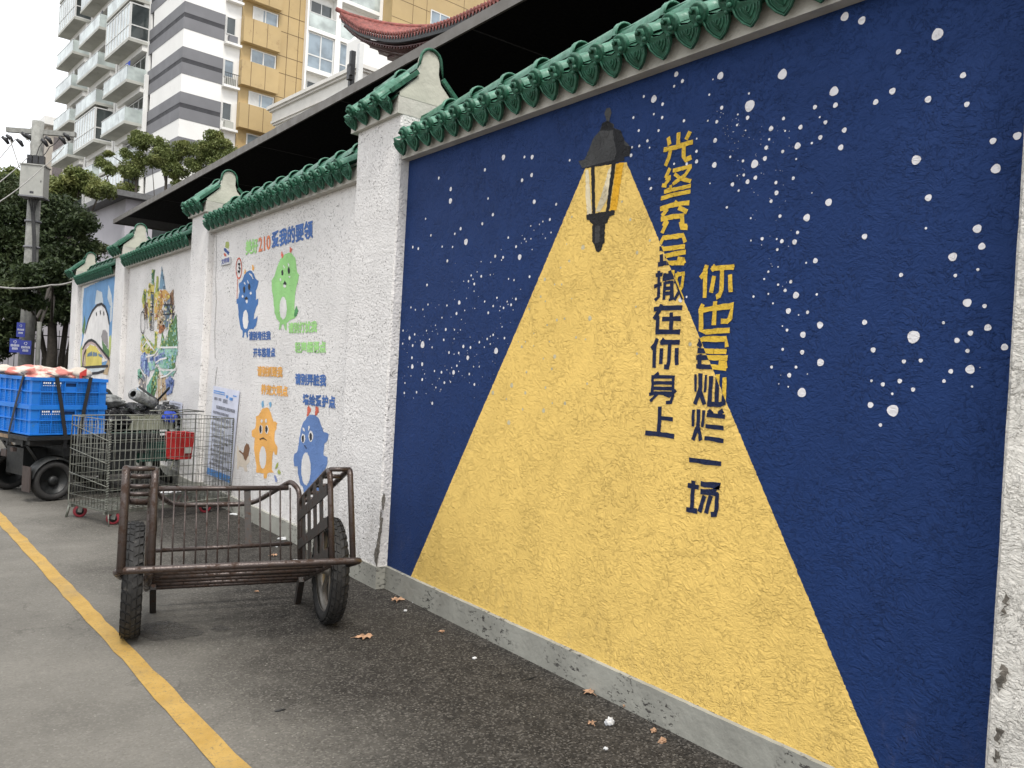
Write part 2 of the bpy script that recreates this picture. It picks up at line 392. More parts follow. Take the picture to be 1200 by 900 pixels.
M['rail_glass'] = glassm('balcony glass', (.50,.56,.54), .12, .85); M['pane_pale'] = glassm('pale glazing', (.40,.45,.45), .08, 1.); M['win'] = glassm('window glass', (.20,.25,.29), .05, 1.); M['win_dark'] = glassm('dark window glass', (.04,.05,.05), .06, 1.)
M['frame_white'] = plain('window frame white', (.62,.62,.60), .5, var=.05); M['curtain'] = plain('curtain', (.55,.56,.55), .9, var=.1, scale=3)
M['cornice'] = plain('cream cornice', (.66,.64,.59), .75, var=.05, scale=1.5); M['lilac_wall'] = plain('lilac grey wall', (.48,.46,.49), .8, var=.05, scale=.7)
M['roof_edge'] = plain('roof edge grey', (.14,.14,.14), .7); M['red_tile'] = plain('red clay tile', (.22,.058,.044), .6, var=.4, scale=6, dirt=(.09,.035,.03), dscale=4)
M['red_wood'] = plain('dark red timber', (.075,.018,.014), .55, var=.3, scale=3); M['eave_black'] = plain('eave board black', (.02,.021,.022), .6)
M['leaf_dry'] = plain('dry leaf', (.40,.24,.145), .8, var=.3, scale=30); M['iron'] = plain('black iron', (.015,.015,.015), .5)
M['beige_far'] = plain('beige far wall', (.42,.38,.33), .8, var=.08, scale=.5); M['brown_far'] = plain('brown far bays', (.16,.14,.14), .7)
M['wood'] = plain('timber', (.22,.15,.09), .7, var=.3, scale=12); M['hedge'] = leafmat('hedge leaves', (.018,.028,.012), (.035,.05,.02), (.05,.07,.03))
M['teal'] = plain('teal hull', (.02,.10,.14), .6); M['car_dark'] = plain('dark scooter body', (.03,.03,.035), .35)
# ================================================================== ground
def sheet_xy(mb, pts, z): 
    P = [Vector((x, y, z)) for x, y in pts]; T = tessellate_polygon([P]); fs = []
    for a, b, c in T: fs.append((a, b, c) if (P[b]-P[a]).cross(P[c]-P[a]).z > 0 else (c, b, a))
    return mb.add(P, fs)
g = MB(); sheet_xy(g, [(-900,-900),(900,-900),(900,1500),(-900,1500)], 0); struct('road', g, M['asphalt'])
# worn yellow edge line, slightly wavering
R_ = [ong(*p) for p in [(0,600),(142,746),(293,900)]]; L_ = [ong(*p) for p in [(0,615.5),(120,749.5),(253,900)]]
def extend(P, far):
    d0 = (P[0]-P[1]).normalized(); d1 = (P[-1]-P[-2]).normalized(); return [P[0]+d0*far]+P+[P[-1]+d1*6]
def resample(P, n=260):
    d = [0]
    for a, b in zip(P, P[1:]): d.append(d[-1]+(b-a).length)
    out = []
    for i in range(n):
        t = d[-1]*(i/(n-1))**1.0; k = max(j for j in range(len(d)) if d[j] <= t+1e-9); k = min(k, len(P)-2)
        out.append(P[k].lerp(P[k+1], (t-d[k])/(d[k+1]-d[k])))
    return out
Rr, Ll = resample(extend(R_, 26)), resample(extend(L_, 26)); lm = MB(); vs = []
for a, b in zip(Ll, Rr):
    j = [rng.normal(0, .0035) for _ in range(2)]
    vs += [(a.x+j[0], a.y, .004), (b.x+j[1], b.y, .004)]
lm.add(vs, [(2*i, 2*i+2, 2*i+3, 2*i+1)[::-1] for i in range(len(Rr)-1)])
struct('yellow_road_line', lm, M['line'])

# ================================================================== boundary wall
XP, XPIL, XR = 2.775, 2.70, 2.90        # panel face, pillar face, ridge line
wall = thing('boundary_wall', 'long rendered street wall with green tiled coping, white pillars and painted murals', 'wall', (2.9, 5, 0))
BAYS = [(1.05, 4.94, 0.), (5.60, 9.20, -.035), (9.82, 13.25, -.13), (13.90, 17.13, -.18)]
PILS = [(.40, 1.05, 0.), (4.94, 5.60, 0.), (9.20, 9.82, -.12), (13.25, 13.90, -.24), (17.13, 17.75, -.33)]
panels = []
for i, (y0, y1, dz) in enumerate(BAYS):
    mb = MB().box((XP, y0, 0), (3.03, y1, 3.06+dz))
    panels.append(part('wall_panel', mb, M['blue'] if i == 0 else M['white_wall'], wall, True,
        ['night blue panel painted with stars, a street lamp and its yellow light', 'white panel painted with four round creatures and slogans', 'white panel painted with a colourful city collage', 'panel painted with blue sky and a white domed hall'][i]))
    mb = MB().box((2.715, y0, 2.955+dz), (3.09, y1, 3.088+dz)); part('coping_beam', mb, M['cement'], wall, True)
    mb = MB(); n = max(8, int((y1-y0)/.03)); pr = []
    for k in range(n+1):
        y = y0+(y1-y0)*k/n; pr.append((y, .15+.004*noise.noise(Vector((y*3, 0, i)))+.003*noise.noise(Vector((y*21, 1, i)))))
    vs = []
    for y, z in pr: x = 2.755+.002*noise.noise(Vector((y*9, 3, 0))); vs += [(x, y, -.02), (x, y, z), (XP+.002, y, z+.004)]
    fs = []
    for k in range(n): a = 3*k; fs += [(a, a+1, a+4, a+3), (a+1, a+2, a+5, a+4)]
    mb.add(vs, fs); part('plinth', mb, M['plinth'], wall, True)
pillars = []
for i, (y0, y1, dz) in enumerate(PILS):
    mb = MB()
    # softly worn corners: chamfered column
    c = .012
    pts = [(XPIL, y0+c, 0), (XPIL+c, y0, 0), (3.10, y0, 0), (3.10, y1, 0), (XPIL+c, y1, 0), (XPIL, y1-c, 0)]
    rows = []; nz = 60; vs = []; fs = []
    for k in range(nz+1):
        z = (3.265+dz)*k/nz
        for q, (x, y, _) in enumerate(pts):
            jx = .005*noise.noise(Vector((z*6, q*3.1, i*7))) if q not in (2, 3) else 0
            vs.append((x+jx, y+(jx*.8 if q in (0, 1) else 0), z))
    m = len(pts)
    for k in range(nz):
        for q in range(m): a = k*m+q; b = k*m+(q+1) % m; fs.append((a, b, b+m, a+m)[::-1])
    mb.add(vs, fs)
    pm = M['near_white'] if i == 0 else M['white_wall']
    pl = part('pillar', mb, pm, wall, True); pillars.append(pl)
    part('plinth', MB().box((XPIL-.012, y0-.012, -.02), (3.09, y1+.012, .152)), M['plinth'], wall, True)
    if i == 0: continue
    part('coping_beam', MB().box((2.665, y0-.002, 3.265+dz), (3.135, y1+.05, 3.385+dz)), M['cement'], wall, True)
    # gable: stepped plaster end wall with a round knob
    G = [(2.672, 3.383), (2.672, 3.41), (2.80, 3.535), (2.825, 3.60), (2.828, 3.67)]
    for k in range(9):
        a = math.pi*(1-k/8); G.append((XR+.072*math.cos(a), 3.675+.072*math.sin(a)))
    G += [(2.972, 3.60), (2.995, 3.535), (3.128, 3.41), (3.128, 3.383)]
    mb = MB().prism([(x, y0-.004, z+dz) for x, z in G], (0, .05, 0)); part('gable_wall', mb, M['plaster'], wall, True)

# ---- glazed tiles: built once along +X(up-slope) axis, y across
def roof_tiles(y0, y1, E, Rg, single, pitch=.1575, rz=None, dz=0, zb=3.06):
    E = Vector((E[0], 0, E[1]+dz)); Rg = Vector((Rg[0], 0, Rg[1]+dz)); ax = (Rg-E); L = ax.length; ax.normalize()
    up = Vector((-ax.z, 0, ax.x)); Fm = Matrix(((ax.x, 0, up.x), (0, 1, 0), (ax.z, 0, up.z)))   # cols: along, y, up
    key = (round(L, 2), round(ax.z, 2))
    if key not in TILES:
        r = .043; cv = MB(); vs = []; fs = []; nn = 9; rows = [(0, r), (L*.52, r*.96), (L*.53, r*1.1), (L+.02, r*1.02)]
        for x, rr in rows:
            for k in range(nn):
                a = math.pi*(k/(nn-1)); vs.append((x, -rr*math.cos(a), .012+rr*math.sin(a)))
        for i in range(len(rows)-1):
            for k in range(nn-1): a = i*nn+k; fs.append((a, a+1, a+nn+1, a+nn))
        cv.add(vs, fs, True)
        md = MB()
        md.lathe([(.0, -.024), (.022, -.024), (.032, -.017), (.039, -.022), (.044, -.018), (.046, -.008), (.046, .002)], (0, 0, .02), (1, 0, 0), 16)
        md.tube([(-.028, .022*math.cos(a)*f, .02+.028*math.sin(a)*f) for a, f in [(.2, 1), (1.2, .95), (2.2, .8), (3.2, .6), (4.2, .5), (5.4, .25)]], [.007, .009, .010, .009, .007, .004], 6)
        md.ball((-.032, .018, .035), .011, 6, 4); md.ball((-.032, -.012, .0), .013, 6, 4); md.ball((-.034, .006, -.022), .010, 6, 4)
        dr = MB(); H = []                              # drip tile: shallow pan + heart-shaped apron
        for yy, zz in [(-.058, .012), (-.066, -.020), (-.058, -.056), (-.032, -.090), (0, -.114), (.032, -.090), (.058, -.056), (.066, -.020), (.058, .012), (.035, -.006), (0, -.012), (-.035, -.006)]:
            H.append((-.012, yy, zz))
        dr.prism(H, (.011, 0, 0))
        rim = [(-.018, y*.97, z*.97) for _, y, z in H[1:8]]
        dr.tube(rim, .0055, 5)
        for f in (.74, .50, .27): dr.tube([(-.0145, y*f, -.03+(z+.02)*f) for _, y, z in H[1:8]], .003, 4)
        dr.tube([(-.015, 0, -.03), (-.015, .012, -.05), (-.015, -.008, -.075)], .004, 4)
        vs = []; fs = []
        for x in (0, L):
            for k in range(5): y = -.072+.144*k/4; vs.append((x, y, .006+abs(y)*.25-.012))
        for k in range(4): fs.append((k, k+1, k+6, k+5))
        dr.add(vs, fs, True)
        TILES[key] = (cv, dr, md)
    cv, dr, md = TILES[key]
    n = max(1, int(round((y1-y0)/pitch))); p = (y1-y0)/n; T = lambda mb, y: [tuple(Fm @ Vector(v)+E+Vector((0, y, 0))) for v in mb.v]
    under = MB(); b = XR*2-E.x
    under.prism([(E.x+.03, y0, E.z-.02), (Rg.x, y0, Rg.z-.01), (2*XR-Rg.x, y0, Rg.z-.01), (b-.03, y0, E.z-.02), (b-.03, y0, zb+dz), (E.x+.05, y0, zb+dz)], (0, y1-y0, 0))
    bed = part('tile_bed', under, M['tile_dark'], wall, True)
    inv = root_of(bed).inverted()
    if single:
        Mt = inv @ Matrix.Translation(E) @ Fm.to_4x4()
        if key not in TMESH: TMESH[key] = (cv.mesh('cover_tile', M['tile_pale']), dr.mesh('drip_tile', M['tile']), md.mesh('tile_end_disc', M['tile']))
        for k in range(n):
            for nm, me, y in (('drip_tile', TMESH[key][1], y0+p*(k+.5)), ('cover_tile', TMESH[key][0], y0+p*(k+1)), ('tile_end_disc', TMESH[key][2], y0+p*(k+1))):
                if nm != 'drip_tile' and k == n-1: continue
                o = place(nm, me, bed)
                wob = Matrix.Rotation(rng.normal(0, .025), 4, 'Z') @ Matrix.Rotation(rng.normal(0, .03), 4, 'X')
                o.matrix_basis = inv @ Matrix.Translation(E+Vector((rng.normal(0, .003), y+rng.normal(0, .003), rng.normal(0, .002)))) @ Fm.to_4x4() @ wob
    else:
        mb = MB()
        for k in range(n):
            mb.add(T(dr, y0+p*(k+.5)), dr.f); mb.v = mb.v
            if k < n-1: mb.add(T(cv, y0+p*(k+1)), cv.f); mb.add(T(md, y0+p*(k+1)), md.f)
        mb.sm = [True]*len(mb.f)
        part('tile_row', mb, M['tile'], bed, True, kind='stuff')
    # ridge tiles, each flaring over the next
    rl = .33; m = max(1, int(round((y1-y0)/rl))); q = (y1-y0)/m; allr = MB(); rzz = Rg.z if rz is None else rz+dz
    if rz: part('ridge_side', MB().box((XR-.055, y0+.02, Rg.z-.04), (XR+.055, y1, rzz)), M['tile'], bed, True)
    for k in range(m):
        ya = y0+q*k; mb = MB(); vs = []; fs = []; nn = 11
        prof = [(0, .074, .03), (.03, .076, .036), (.05, .068, .026), (q*.8, .060, .0), (q+.02, .058, .0)]
        for (yy, r, lift) in prof:
            for i in range(nn):
                a = math.pi*(-.06+1.12*i/(nn-1)); vs.append((XR-r*math.cos(a), ya+yy, rzz-.03+r*.95*math.sin(a)+lift*.5))
        for j in range(len(prof)-1):
            for i in range(nn-1): a = j*nn+i; fs.append((a, a+1, a+nn+1, a+nn))
        mb.add(vs, fs, True)
        # turned-up lip at the flared end
        mb.tube([(XR-.075*math.cos(math.pi*i/10), ya+.004, rzz-.02+.074*math.sin(math.pi*i/10)) for i in range(11)], .006, 6)
        if single: part('ridge_tile', mb, M['tile_pale'], bed, True)
        else: allr.add(mb.v, mb.f, True)
    if not single: part('ridge_tile_row', allr, M['tile'], bed, True, kind='stuff')
    return bed
TILES, TMESH = {}, {}
for i, (y0, y1, dz) in enumerate(BAYS): roof_tiles(y0+.005, y1-.008, (2.648, 3.068), (2.84, 3.172), i < 2, dz=dz, rz=3.283)
for i, (y0, y1, dz) in enumerate(PILS):
    if i: roof_tiles(y0+.0, y1+.06, (2.60, 3.368), (2.835, 3.575), i < 3, dz=dz, pitch=.165, rz=3.66, zb=3.386)
# crown tile that arcs over the gable knob
for i, (y0, y1, dz) in enumerate(PILS):
    if not i: continue
    pts = [(XR-.085*math.cos(math.pi*k/12), y0-.012, 3.668+dz+.09*math.sin(math.pi*k/12)) for k in range(13)]
    pts = [(XR-.105, y0-.012, 3.60+dz)]+pts+[(XR+.105, y0-.012, 3.58+dz)]
    part('gable_crown_tile', MB().tube(pts, [.004]+[.011]*13+[.004], 6), M['tile'], wall, True)
    mb = MB()
    for sg in (-1, 1): mb.beam((XR+sg*.30, y0-.012, 3.395+dz), (XR+sg*.10, y0-.012, 3.575+dz), .03, .022, Vector((0, 1, 0)))
    part('gable_edge_tile', mb, M['tile'], wall, True)
# broken render along the exposed pillar corners, showing dark mortar
def patch(name, pts, X, m, parent, label=None, rag=.004):
    mb = MB(); sheet(mb, pts, X, rag); return part(name, mb, m, parent, True, label)
M['mortar'] = plain('exposed mortar', (.13,.115,.095), .95, var=.4, scale=40, bump=.01, bscale=60)

# ================================================================== paint on the wall: thin coats a millimetre or two proud of the render
def densify(P, step=.012):
    out = []
    for a, b in zip(P, P[1:]+P[:1]):
        n = max(1, min(400, int((b-a).length/step)))
        for k in range(n): out.append(a.lerp(b, k/n))
    return out
def sheet(mb, pts, X, rag=.0015, px=True, step=None):
    P = [onx(u, v, X) for u, v in pts] if px else [Vector((X, y, z)) for y, z in pts]
    size = max((a-P[0]).length for a in P); step = step or max(.006, min(.03, size/30))
    P = densify(P, step)
    if rag: P = [Vector((X, p.y+rng.normal(0, rag), p.z+rng.normal(0, rag))) for p in P]
    T = tessellate_polygon([P]); fs = []
    for a, b, c in T:
        nr = (P[b]-P[a]).cross(P[c]-P[a])
        if nr.length < 1e-12: continue
        fs.append((a, b, c) if nr.x < 0 else (c, b, a))
    mb.add(P, fs); return mb
def ell(cx, cy, rx, ry, n=20, rot=0):
    return [(cx+rx*math.cos(2*math.pi*k/n)*math.cos(rot)-ry*math.sin(2*math.pi*k/n)*math.sin(rot), cy+rx*math.cos(2*math.pi*k/n)*math.sin(rot)+ry*math.sin(2*math.pi*k/n)*math.cos(rot)) for k in range(n)]
def Z(x0, y0, s): return lambda x, y: (x0+x/s, y0+y/s)
def stroke(mb, px, w, X, closed=False):
    """a brush stroke of width w metres along pixel points on the wall"""
    P = [onx(u, v, X) for u, v in px]; ss = []
    n = len(P)
    for i in range(n):
        a = P[i-1] if (i > 0 or closed) else P[i]; b = P[(i+1) % n] if (i < n-1 or closed) else P[i]
        d = (b-a).normalized(); nrm = Vector((0, -d.z, d.y))
        k = 1.
        if 0 < i < n-1 or closed:
            d1 = (P[i]-P[i-1]).normalized(); d2 = (P[(i+1) % n]-P[i]).normalized(); k = min(1.5, 1/max(.5, math.sqrt((1+d1.dot(d2))/2)))
        ss.append((P[i]+nrm*w/2*k, P[i]-nrm*w/2*k))
    if closed: ss.append(ss[0])
    A = [s[0] for s in ss]; B = [s[1] for s in ss]
    for i in range(len(A)-1):
        q = [A[i], A[i+1], B[i+1], B[i]]
        nr = (q[1]-q[0]).cross(q[2]-q[0]); mb.add(q if nr.x < 0 else q[::-1], [(0, 1, 2, 3)])
P1 = panels[0]
# the cone of light
BEAM_R = ((734, 190), (1042, 928)); beam_px = [(685, 199), (617, 360), (552, 510), (481.5, 675)]
P_ = [(710, 190)]+beam_px
bl = [onx(u, v, 2.7744) for u, v in beam_px]; br = [onx(u, v, 2.7744) for u, v in BEAM_R]
outl = [(p.y, p.z) for p in [onx(686, 197, 2.7744)]+bl[1:]]
bot0 = outl[-1]; outl[-1] = (bot0[0], .153)
outl += [(br[1].y, .153), (br[0].y, br[0].z)]
mb = MB(); sheet(mb, outl, 2.7744, .0010, px=False, step=.0075); beam = part('painted_light_beam', mb, M['yellow'], P1, True)
def beam_side(y, z):      # >0 on the blue side, right of the beam's right edge
    a, b = br; return (b.y-a.y)*(z-a.z)-(b.z-a.z)*(y-a.y)
sgn = 1 if beam_side(onx(1100, 400, 2.77).y, onx(1100, 400, 2.77).z) > 0 else -1
A_ = [(30,36,4),(63,40,7),(57,109,9),(54,200,11),(141,13,4),(177,25,8),(138,52,5),(170,72,3),(113,170,5),(160,185,6),(203,196,16),(241,176,9),(246,136,8),(257,105,5),(264,65,10),(316,74,4),(310,28,7),(362,129,13),(307,150,7),(357,178,4),(373,60,9),(415,119,5),(446,98,9),(444,23,4),(465,42,8),(535,71,10),(522,135,11),(38,268,3),(121,272,8),(139,240,3),(163,237,6),(177,262,9),(206,247,8),(144,295,5),(100,357,5),(189,397,4),(282,265,7),(346,249,7),(284,303,9),(264,334,7),(415,303,3),(477,338,14),(396,395,14),(297,389,7),(362,450,7),(231,473,7),(190,480,3),(285,474,4),(304,482,8),(351,485,10),(229,496,2),(287,513,6),(394,562,4),(428,554,10),(290,577,3),(254,595,5),(238,622,4),(337,632,7),(290,643,5),(316,664,7),(199,687,5),(254,677,4),(271,712,4),(356,682,13),(433,679,5),(328,740,11),(399,745,7),(366,755,3),(306,796,3),(323,811,6),(445,792,13),(382,828,12),(307,882,6),(379,893,9),(610,465,11),(745,607,8),(610,782,10),(642,884,10),(801,181,18),(846,321,13),(837,434,5),(1085,111,12),(1175,92,15),(1096,214,18),(1027,436,16),(1044,501,13),(936,540,16),(1029,587,6),(946,609,7),(990,710,16),(1054,722,8),(902,784,6),(791,836,24),(1066,802,13),(1002,822,10),(952,849,10),(991,888,8),(1128,874,13)]
B_ = [(156,459,7),(257,460,7),(358,440,16),(194,493,2),(229,493,10),(304,488,3),(186,529,3),(225,541,4),(281,565,20),(703,436,9),(773,432,9),(569,516,6),(616,531,9),(686,517,10),(741,552,9),(655,570,6),(565,616,13),(657,639,25),(606,699,8),(897,477,10),(869,517,8),(977,469,19),(1018,461,2),(985,540,5)]
C_ = [(150,97,26),(250,120,24),(692,200,35),(464,303,16),(843,441,18),(87,535,29),(95,616,16),(429,534,20),(331,598,17),(638,582,20),(865,611,16)]
D_ = [(450,348,13),(479,380,10),(440,404,7),(298,452,7),(345,464,18),(386,488,9),(345,535,6),(384,551,8),(249,551,7),(486,566,8),(274,612,7),(367,612,7),(315,660,8),(277,684,7),(325,692,5),(243,690,6),(238,728,9),(546,650,5),(545,709,8),(545,757,10),(657,355,18),(622,372,4),(605,444,6),(663,505,10),(948,348,25),(791,438,6),(794,496,28),(1100,502,11),(324,838,6),(330,884,7),(440,768,6),(499,768,8)]
E_ = [(650,22,17),(773,20,9),(818,20,14),(1038,39,8),(541,95,11),(815,126,13),(759,156,12),(271,143,10),(341,208,13),(339,277,17),(560,263,8),(194,382,7),(588,358,11),(830,282,14),(959,297,9),(526,411,10),(399,440,11),(365,470,8),(225,479,8),(430,517,19),(291,545,7),(352,547,7),(119,548,9),(151,557,9),(321,629,10),(810,424,5),(881,398,6),(922,386,9),(861,415,5),(829,449,3),(929,462,6),(880,472,3),(896,496,5),(678,492,8),(760,480,3),(774,500,7),(783,515,5),(811,499,5),(755,524,3),(724,545,9),(818,562,4),(637,563,3),(602,601,10),(648,608,9),(639,624,5),(745,606,17),(519,633,4),(576,637,4),(496,693,4),(461,714,7),(520,719,9),(573,710,5),(417,748,4),(445,748,8),(472,736,5),(479,764,9),(446,787,2),(478,806,5),(680,734,6),(712,741,7),(803,721,9),(751,795,3),(202,770,9)]
F_ = [(364,104,3),(434,98,4),(391,123,13),(208,134,7),(319,140,7),(272,136,2),(108,151,7),(134,165,6),(178,163,6),(186,204,3),(290,211,6),(343,208,3),(375,187,10),(423,169,5),(482,157,4),(404,222,4),(540,117,7),(612,95,7),(590,143,8),(561,183,9),(632,146,4),(651,154,8),(672,117,6),(677,134,4),(695,136,9),(723,102,9),(703,98,3),(628,170,4),(707,166,4),(642,265,5),(252,256,5),(312,280,10),(363,282,6),(398,283,4),(383,300,2),(62,287,7),(100,331,12),(130,309,8),(199,288,6),(233,292,3),(265,307,3),(217,338,6),(60,363,7),(118,375,9),(133,354,3),(176,370,21),(232,385,7),(300,341,8),(361,335,5),(163,345,4),(455,325,3),(86,416,2),(114,446,9),(148,472,2),(174,484,12),(92,500,4),(116,498,14),(331,416,9),(361,425,4),(388,418,8),(415,380,11),(457,386,9),(441,446,14),(438,404,2),(393,468,4),(377,493,8),(347,504,4),(319,517,4),(307,495,2),(287,531,9),(246,524,7),(358,532,14),(388,526,4),(337,540,3),(475,498,6),(508,499,5),(408,552,3),(450,542,8),(188,541,4),(178,517,2),(108,552,4),(174,574,10),(274,568,4),(304,592,9),(340,588,6),(233,602,3),(254,620,6),(284,631,4),(73,594,6),(69,652,8),(141,648,8),(197,656,3),(123,682,3),(233,713,10),(480,603,9),(451,593,2),(538,384,5),(509,355,8),(555,336,8),(573,321,5),(573,366,6),(590,312,8),(617,333,3),(656,331,8),(607,406,19)]
fE = [(1116,549,16),(892,737,12),(1035,629,9),(985,668,7),(950,766,7),(991,766,8),(1048,372,6),(868,835,6),(1020,530,5)]
fF = [(1156,215,16),(963,225,10),(1008,217,8),(1075,327,9),(757,382,10),(950,439,14),(737,352,5),(779,352,6),(826,376,5),(884,451,7),(933,511,9),(785,530,9),(1130,338,7),(698,608,15),(588,651,13),(778,652,11),(896,621,9),(885,756,14),(1010,713,12),(762,748,8),(681,826,15),(667,688,7),(936,712,7),(1140,598,8),(801,160,8),(868,88,8),(895,115,6),(906,254,7),(828,303,5),(919,352,6),(1050,100,5)]
fT = [(33,80,12),(343,617,13),(32,672,9),(26,397,7)]; T_ = [(287,358,15),(323,340,7),(714,338,6),(779,235,6),(700,8,5)]
G_ = [(865,570,7),(985,624,5),(986,738,4),(476,427,8),(484,474,8)]; fG = [(380,631,9),(414,798,10),(338,541,7),(87,617,6),(478,736,8)]
white, faded = [], []
for L, x0, y0, s, dst in ((A_,820,130,3.158,white),(B_,860,300,3.529,white),(C_,960,0,5,white),(D_,680,0,4,white),(E_,460,180,5,white),(F_,460,330,5,white),(T_,740,280,5,white),(G_,650,110,4.286,white),(fE,460,180,5,faded),(fF,460,330,5,faded),(fT,740,280,5,faded),(fG,650,110,4.286,faded)):
    for x, y, r in L: dst.append((x0+x/s, y0+y/s, max(r/s, .55)))
def stars(L, X, name, m, sc=1.):
    mb = MB()
    for k, (u, v, r) in enumerate(L):
        c = onx(u, v, X); dep = (c-CAM).dot(CF); R = r*dep/FPX*sc
        n = 14 if r > 2.5 else (8 if r > .56 else 5); ph = rng.random()*6; vs = [(c.x-.000001*k, c.y, c.z)]
        for i in range(n):
            a = 2*math.pi*i/n; rr = R*(1+.06*math.sin(3*a+ph)+rng.normal(0, .02)); vs.append((c.x-.000001*k, c.y+rr*math.cos(a), c.z+rr*math.sin(a)))
        mb.add(vs, [(0, i+1, (i+1) % n+1)[::-1] for i in range(n)])
    return part(name, mb, m, P1, True)
for _ in range(170):      # the finest spatter of paint, thickest in the two drifts of stars
    if _ % 2: u, v = rng.uniform(470, 600), 420+rng.normal(0, 38)-.25*(rng.uniform(0, 100))
    else: u = rng.uniform(840, 930); v = 130+(u-840)*1.2*rng.uniform(.2, 2.6)
    white.append((u, v, rng.uniform(.28, .55)))
white = [(u, v, r) for u, v, r in white if not (r < .56 and 617-(v-360)*.44 < u < 800)]
stars(white, 2.7736, 'painted_stars', M['star'], .97); stars(faded, 2.7739, 'painted_faded_stars', M['faded_star'], .95)
# the street lamp
q = Z(670, 120, 5); XL = 2.7733
def lampart(nm, polys, m, X):
    mb = MB()
    for k, p in enumerate(polys): sheet(mb, [q(*a) for a in p], X-.00004*k, .0012)
    part(nm, mb, m, P1, True)
lampart('painted_lamp_glass', [[(80,395),(98,393),(118,655),(90,660),(82,560)], [(215,395),(235,370),(212,560),(165,640),(140,640),(175,540)]], M['lamp_pale'], XL)
lampart('painted_lamp_glow', [[(262,360),(305,350),(262,632),(222,640)]], M['lamp_orange'], XL)
lampart('painted_lamp_hood', [[(38,345),(75,335),(105,265),(130,205),(165,165),(180,120),(205,110),(190,70),(205,35),(222,30),(232,60),(220,110),(245,130),(245,150),(285,165),(305,215),(345,262),(340,310),(305,318),(308,340),(60,385)],], M['lamp_grey'], XL-.0003)
lampart('painted_lamp_frame', [[(240,150),(285,165),(303,205),(310,250),(345,262),(340,310),(305,320),(307,342),(180,370),(60,388),(100,375),(250,335),(262,290),(248,225)],
    [(165,165),(180,120),(205,108),(225,112),(243,132),(238,165)], [(112,372),(133,368),(138,650),(120,652)], [(236,345),(260,340),(218,640),(200,642)],
    [(85,660),(130,650),(252,630),(250,660),(222,668),(205,705),(175,722),(128,722),(108,700),(105,690),(88,688)], [(120,722),(195,715),(192,820),(180,835),(175,860),(158,878),(140,870),(135,845),(120,815)]], M['lamp_black'], XL-.0005)
lampart('painted_lamp_stem_shine', [[(136,724),(165,722),(162,820),(136,826)]], M['lamp_grey'], XL-.0009)
# ---- main inscription, brush strokes traced from the letters. (zoom origin, scale, width in zoom px, points)
XT = 2.7730; STK = []
def S(q, w, *lines):
    for ln in lines:
        ww = w
        if isinstance(ln[0], (int, float)): ww, ln = ln[0], ln[1:]
        STK.append(([q(x, y) for x, y in ln], ww))
q1 = Z(765, 145, 7.5); w = 36/7.5
S(q1, w, [(135,118),(148,188)], [(226,78),(222,190)], [(328,66),(292,140)], [(92,232),(200,205),(352,160)], [(158,225),(140,300),(112,370)], [(272,190),(272,290),(290,318),(340,290)])   # 光
S(q1, 30/7.5, [(150,392),(112,478)], [(110,478),(158,470)], [(150,480),(98,545)], [(98,600),(160,580),(155,540)], [(80,540),(120,545)], [(175,412),(260,392),(342,372)], [(330,380),(285,450),(172,535)], [(190,440),(240,480),(335,505)], [(170,578),(250,565),(335,545)], [(72,655),(180,625),(330,595)])  # 终
S(q1, w, [(62,750),(180,712),(320,692)], [(190,685),(210,700)], [(130,745),(80,810)], [(225,735),(300,775)], [(72,838),(180,815),(275,810)], [(128,820),(92,899)], [(258,810),(258,890),(300,900)])   # 究 top
q2 = Z(755, 260, 7.5)
S(q2, w, [(205,-10),(155,100)], [(318,-5),(330,50),(380,52)])
S(q2, w, [(140,190),(168,140),(250,130),(340,118),(360,180)], [(160,240),(250,228),(358,215)], [(180,300),(260,282),(365,265)], [(150,215),(148,255)], [(120,375),(200,360),(290,360),(350,355)], [(150,285),(150,370)], [(290,325),(345,335),(350,368)])   # 会
S(q2, 28/7.5, [(100,470),(160,460)], [(130,432),(126,660),(92,690)], [(86,570),(150,545)], [(180,450),(180,500)], [(160,505),(260,490)], [(165,470),(250,470)], [(225,430),(230,500)], [(180,530),(170,685)], [(180,535),(242,530),(240,680),(215,680)], [(180,585),(240,580)], [(180,630),(240,625)], [(255,425),(250,480)], [(300,440),(270,540)], [(270,470),(355,450)], [(345,455),(330,570),(262,690)], [(275,500),(300,580),(340,680)])  # 撒
q3 = Z(750, 350, 7.5)
S(q3, w, [(122,95),(200,82),(372,78)], [(190,50),(165,110),(122,180)], [(155,150),(150,315)], [(195,180),(358,172)], [(275,120),(272,290)], [(155,292),(352,292)])   # 在
S(q3, w, [(150,348),(135,400),(98,440)], [(130,400),(122,608)], [(178,385),(350,382)], [(212,350),(185,400)], [(335,365),(325,400)], [(190,435),(182,575)], [(262,390),(252,560),(245,600),(210,600)], [(322,435),(322,582)])   # 你
q4 = Z(745, 425, 9)
S(q4, 32/9, [(245,105),(190,150)], [(165,150),(412,150)], [(180,140),(172,320)], [(395,145),(390,350),(370,415),(318,420)], [(180,212),(390,212)], [(180,270),(390,272)], [(140,335),(200,320),(400,325)], [(425,290),(350,350),(300,330)], [(230,325),(150,408)], [(40,175,130),(175,300)][1:] or [(175,130),(175,300)])  # 身
S(q4, 46/9, [(255,462),(240,765)], [(100,740),(240,752),(405,778)], [(40,265,585),(390,595)][1:] or [(265,585),(390,595)])   # 上
S(q4, 40/9, [(262,583),(390,596)])
q5 = Z(805, 300, 6.43); w5 = 33/6.43
S(q5, w5, [(150,68),(135,120),(102,165)], [(140,110),(132,315)], [(185,95),(355,82)], [(215,70),(185,110)], [(345,70),(335,105)], [(205,150),(180,278)], [(265,85),(258,260),(245,295),(218,310)], [(322,138),(330,272)])   # 你
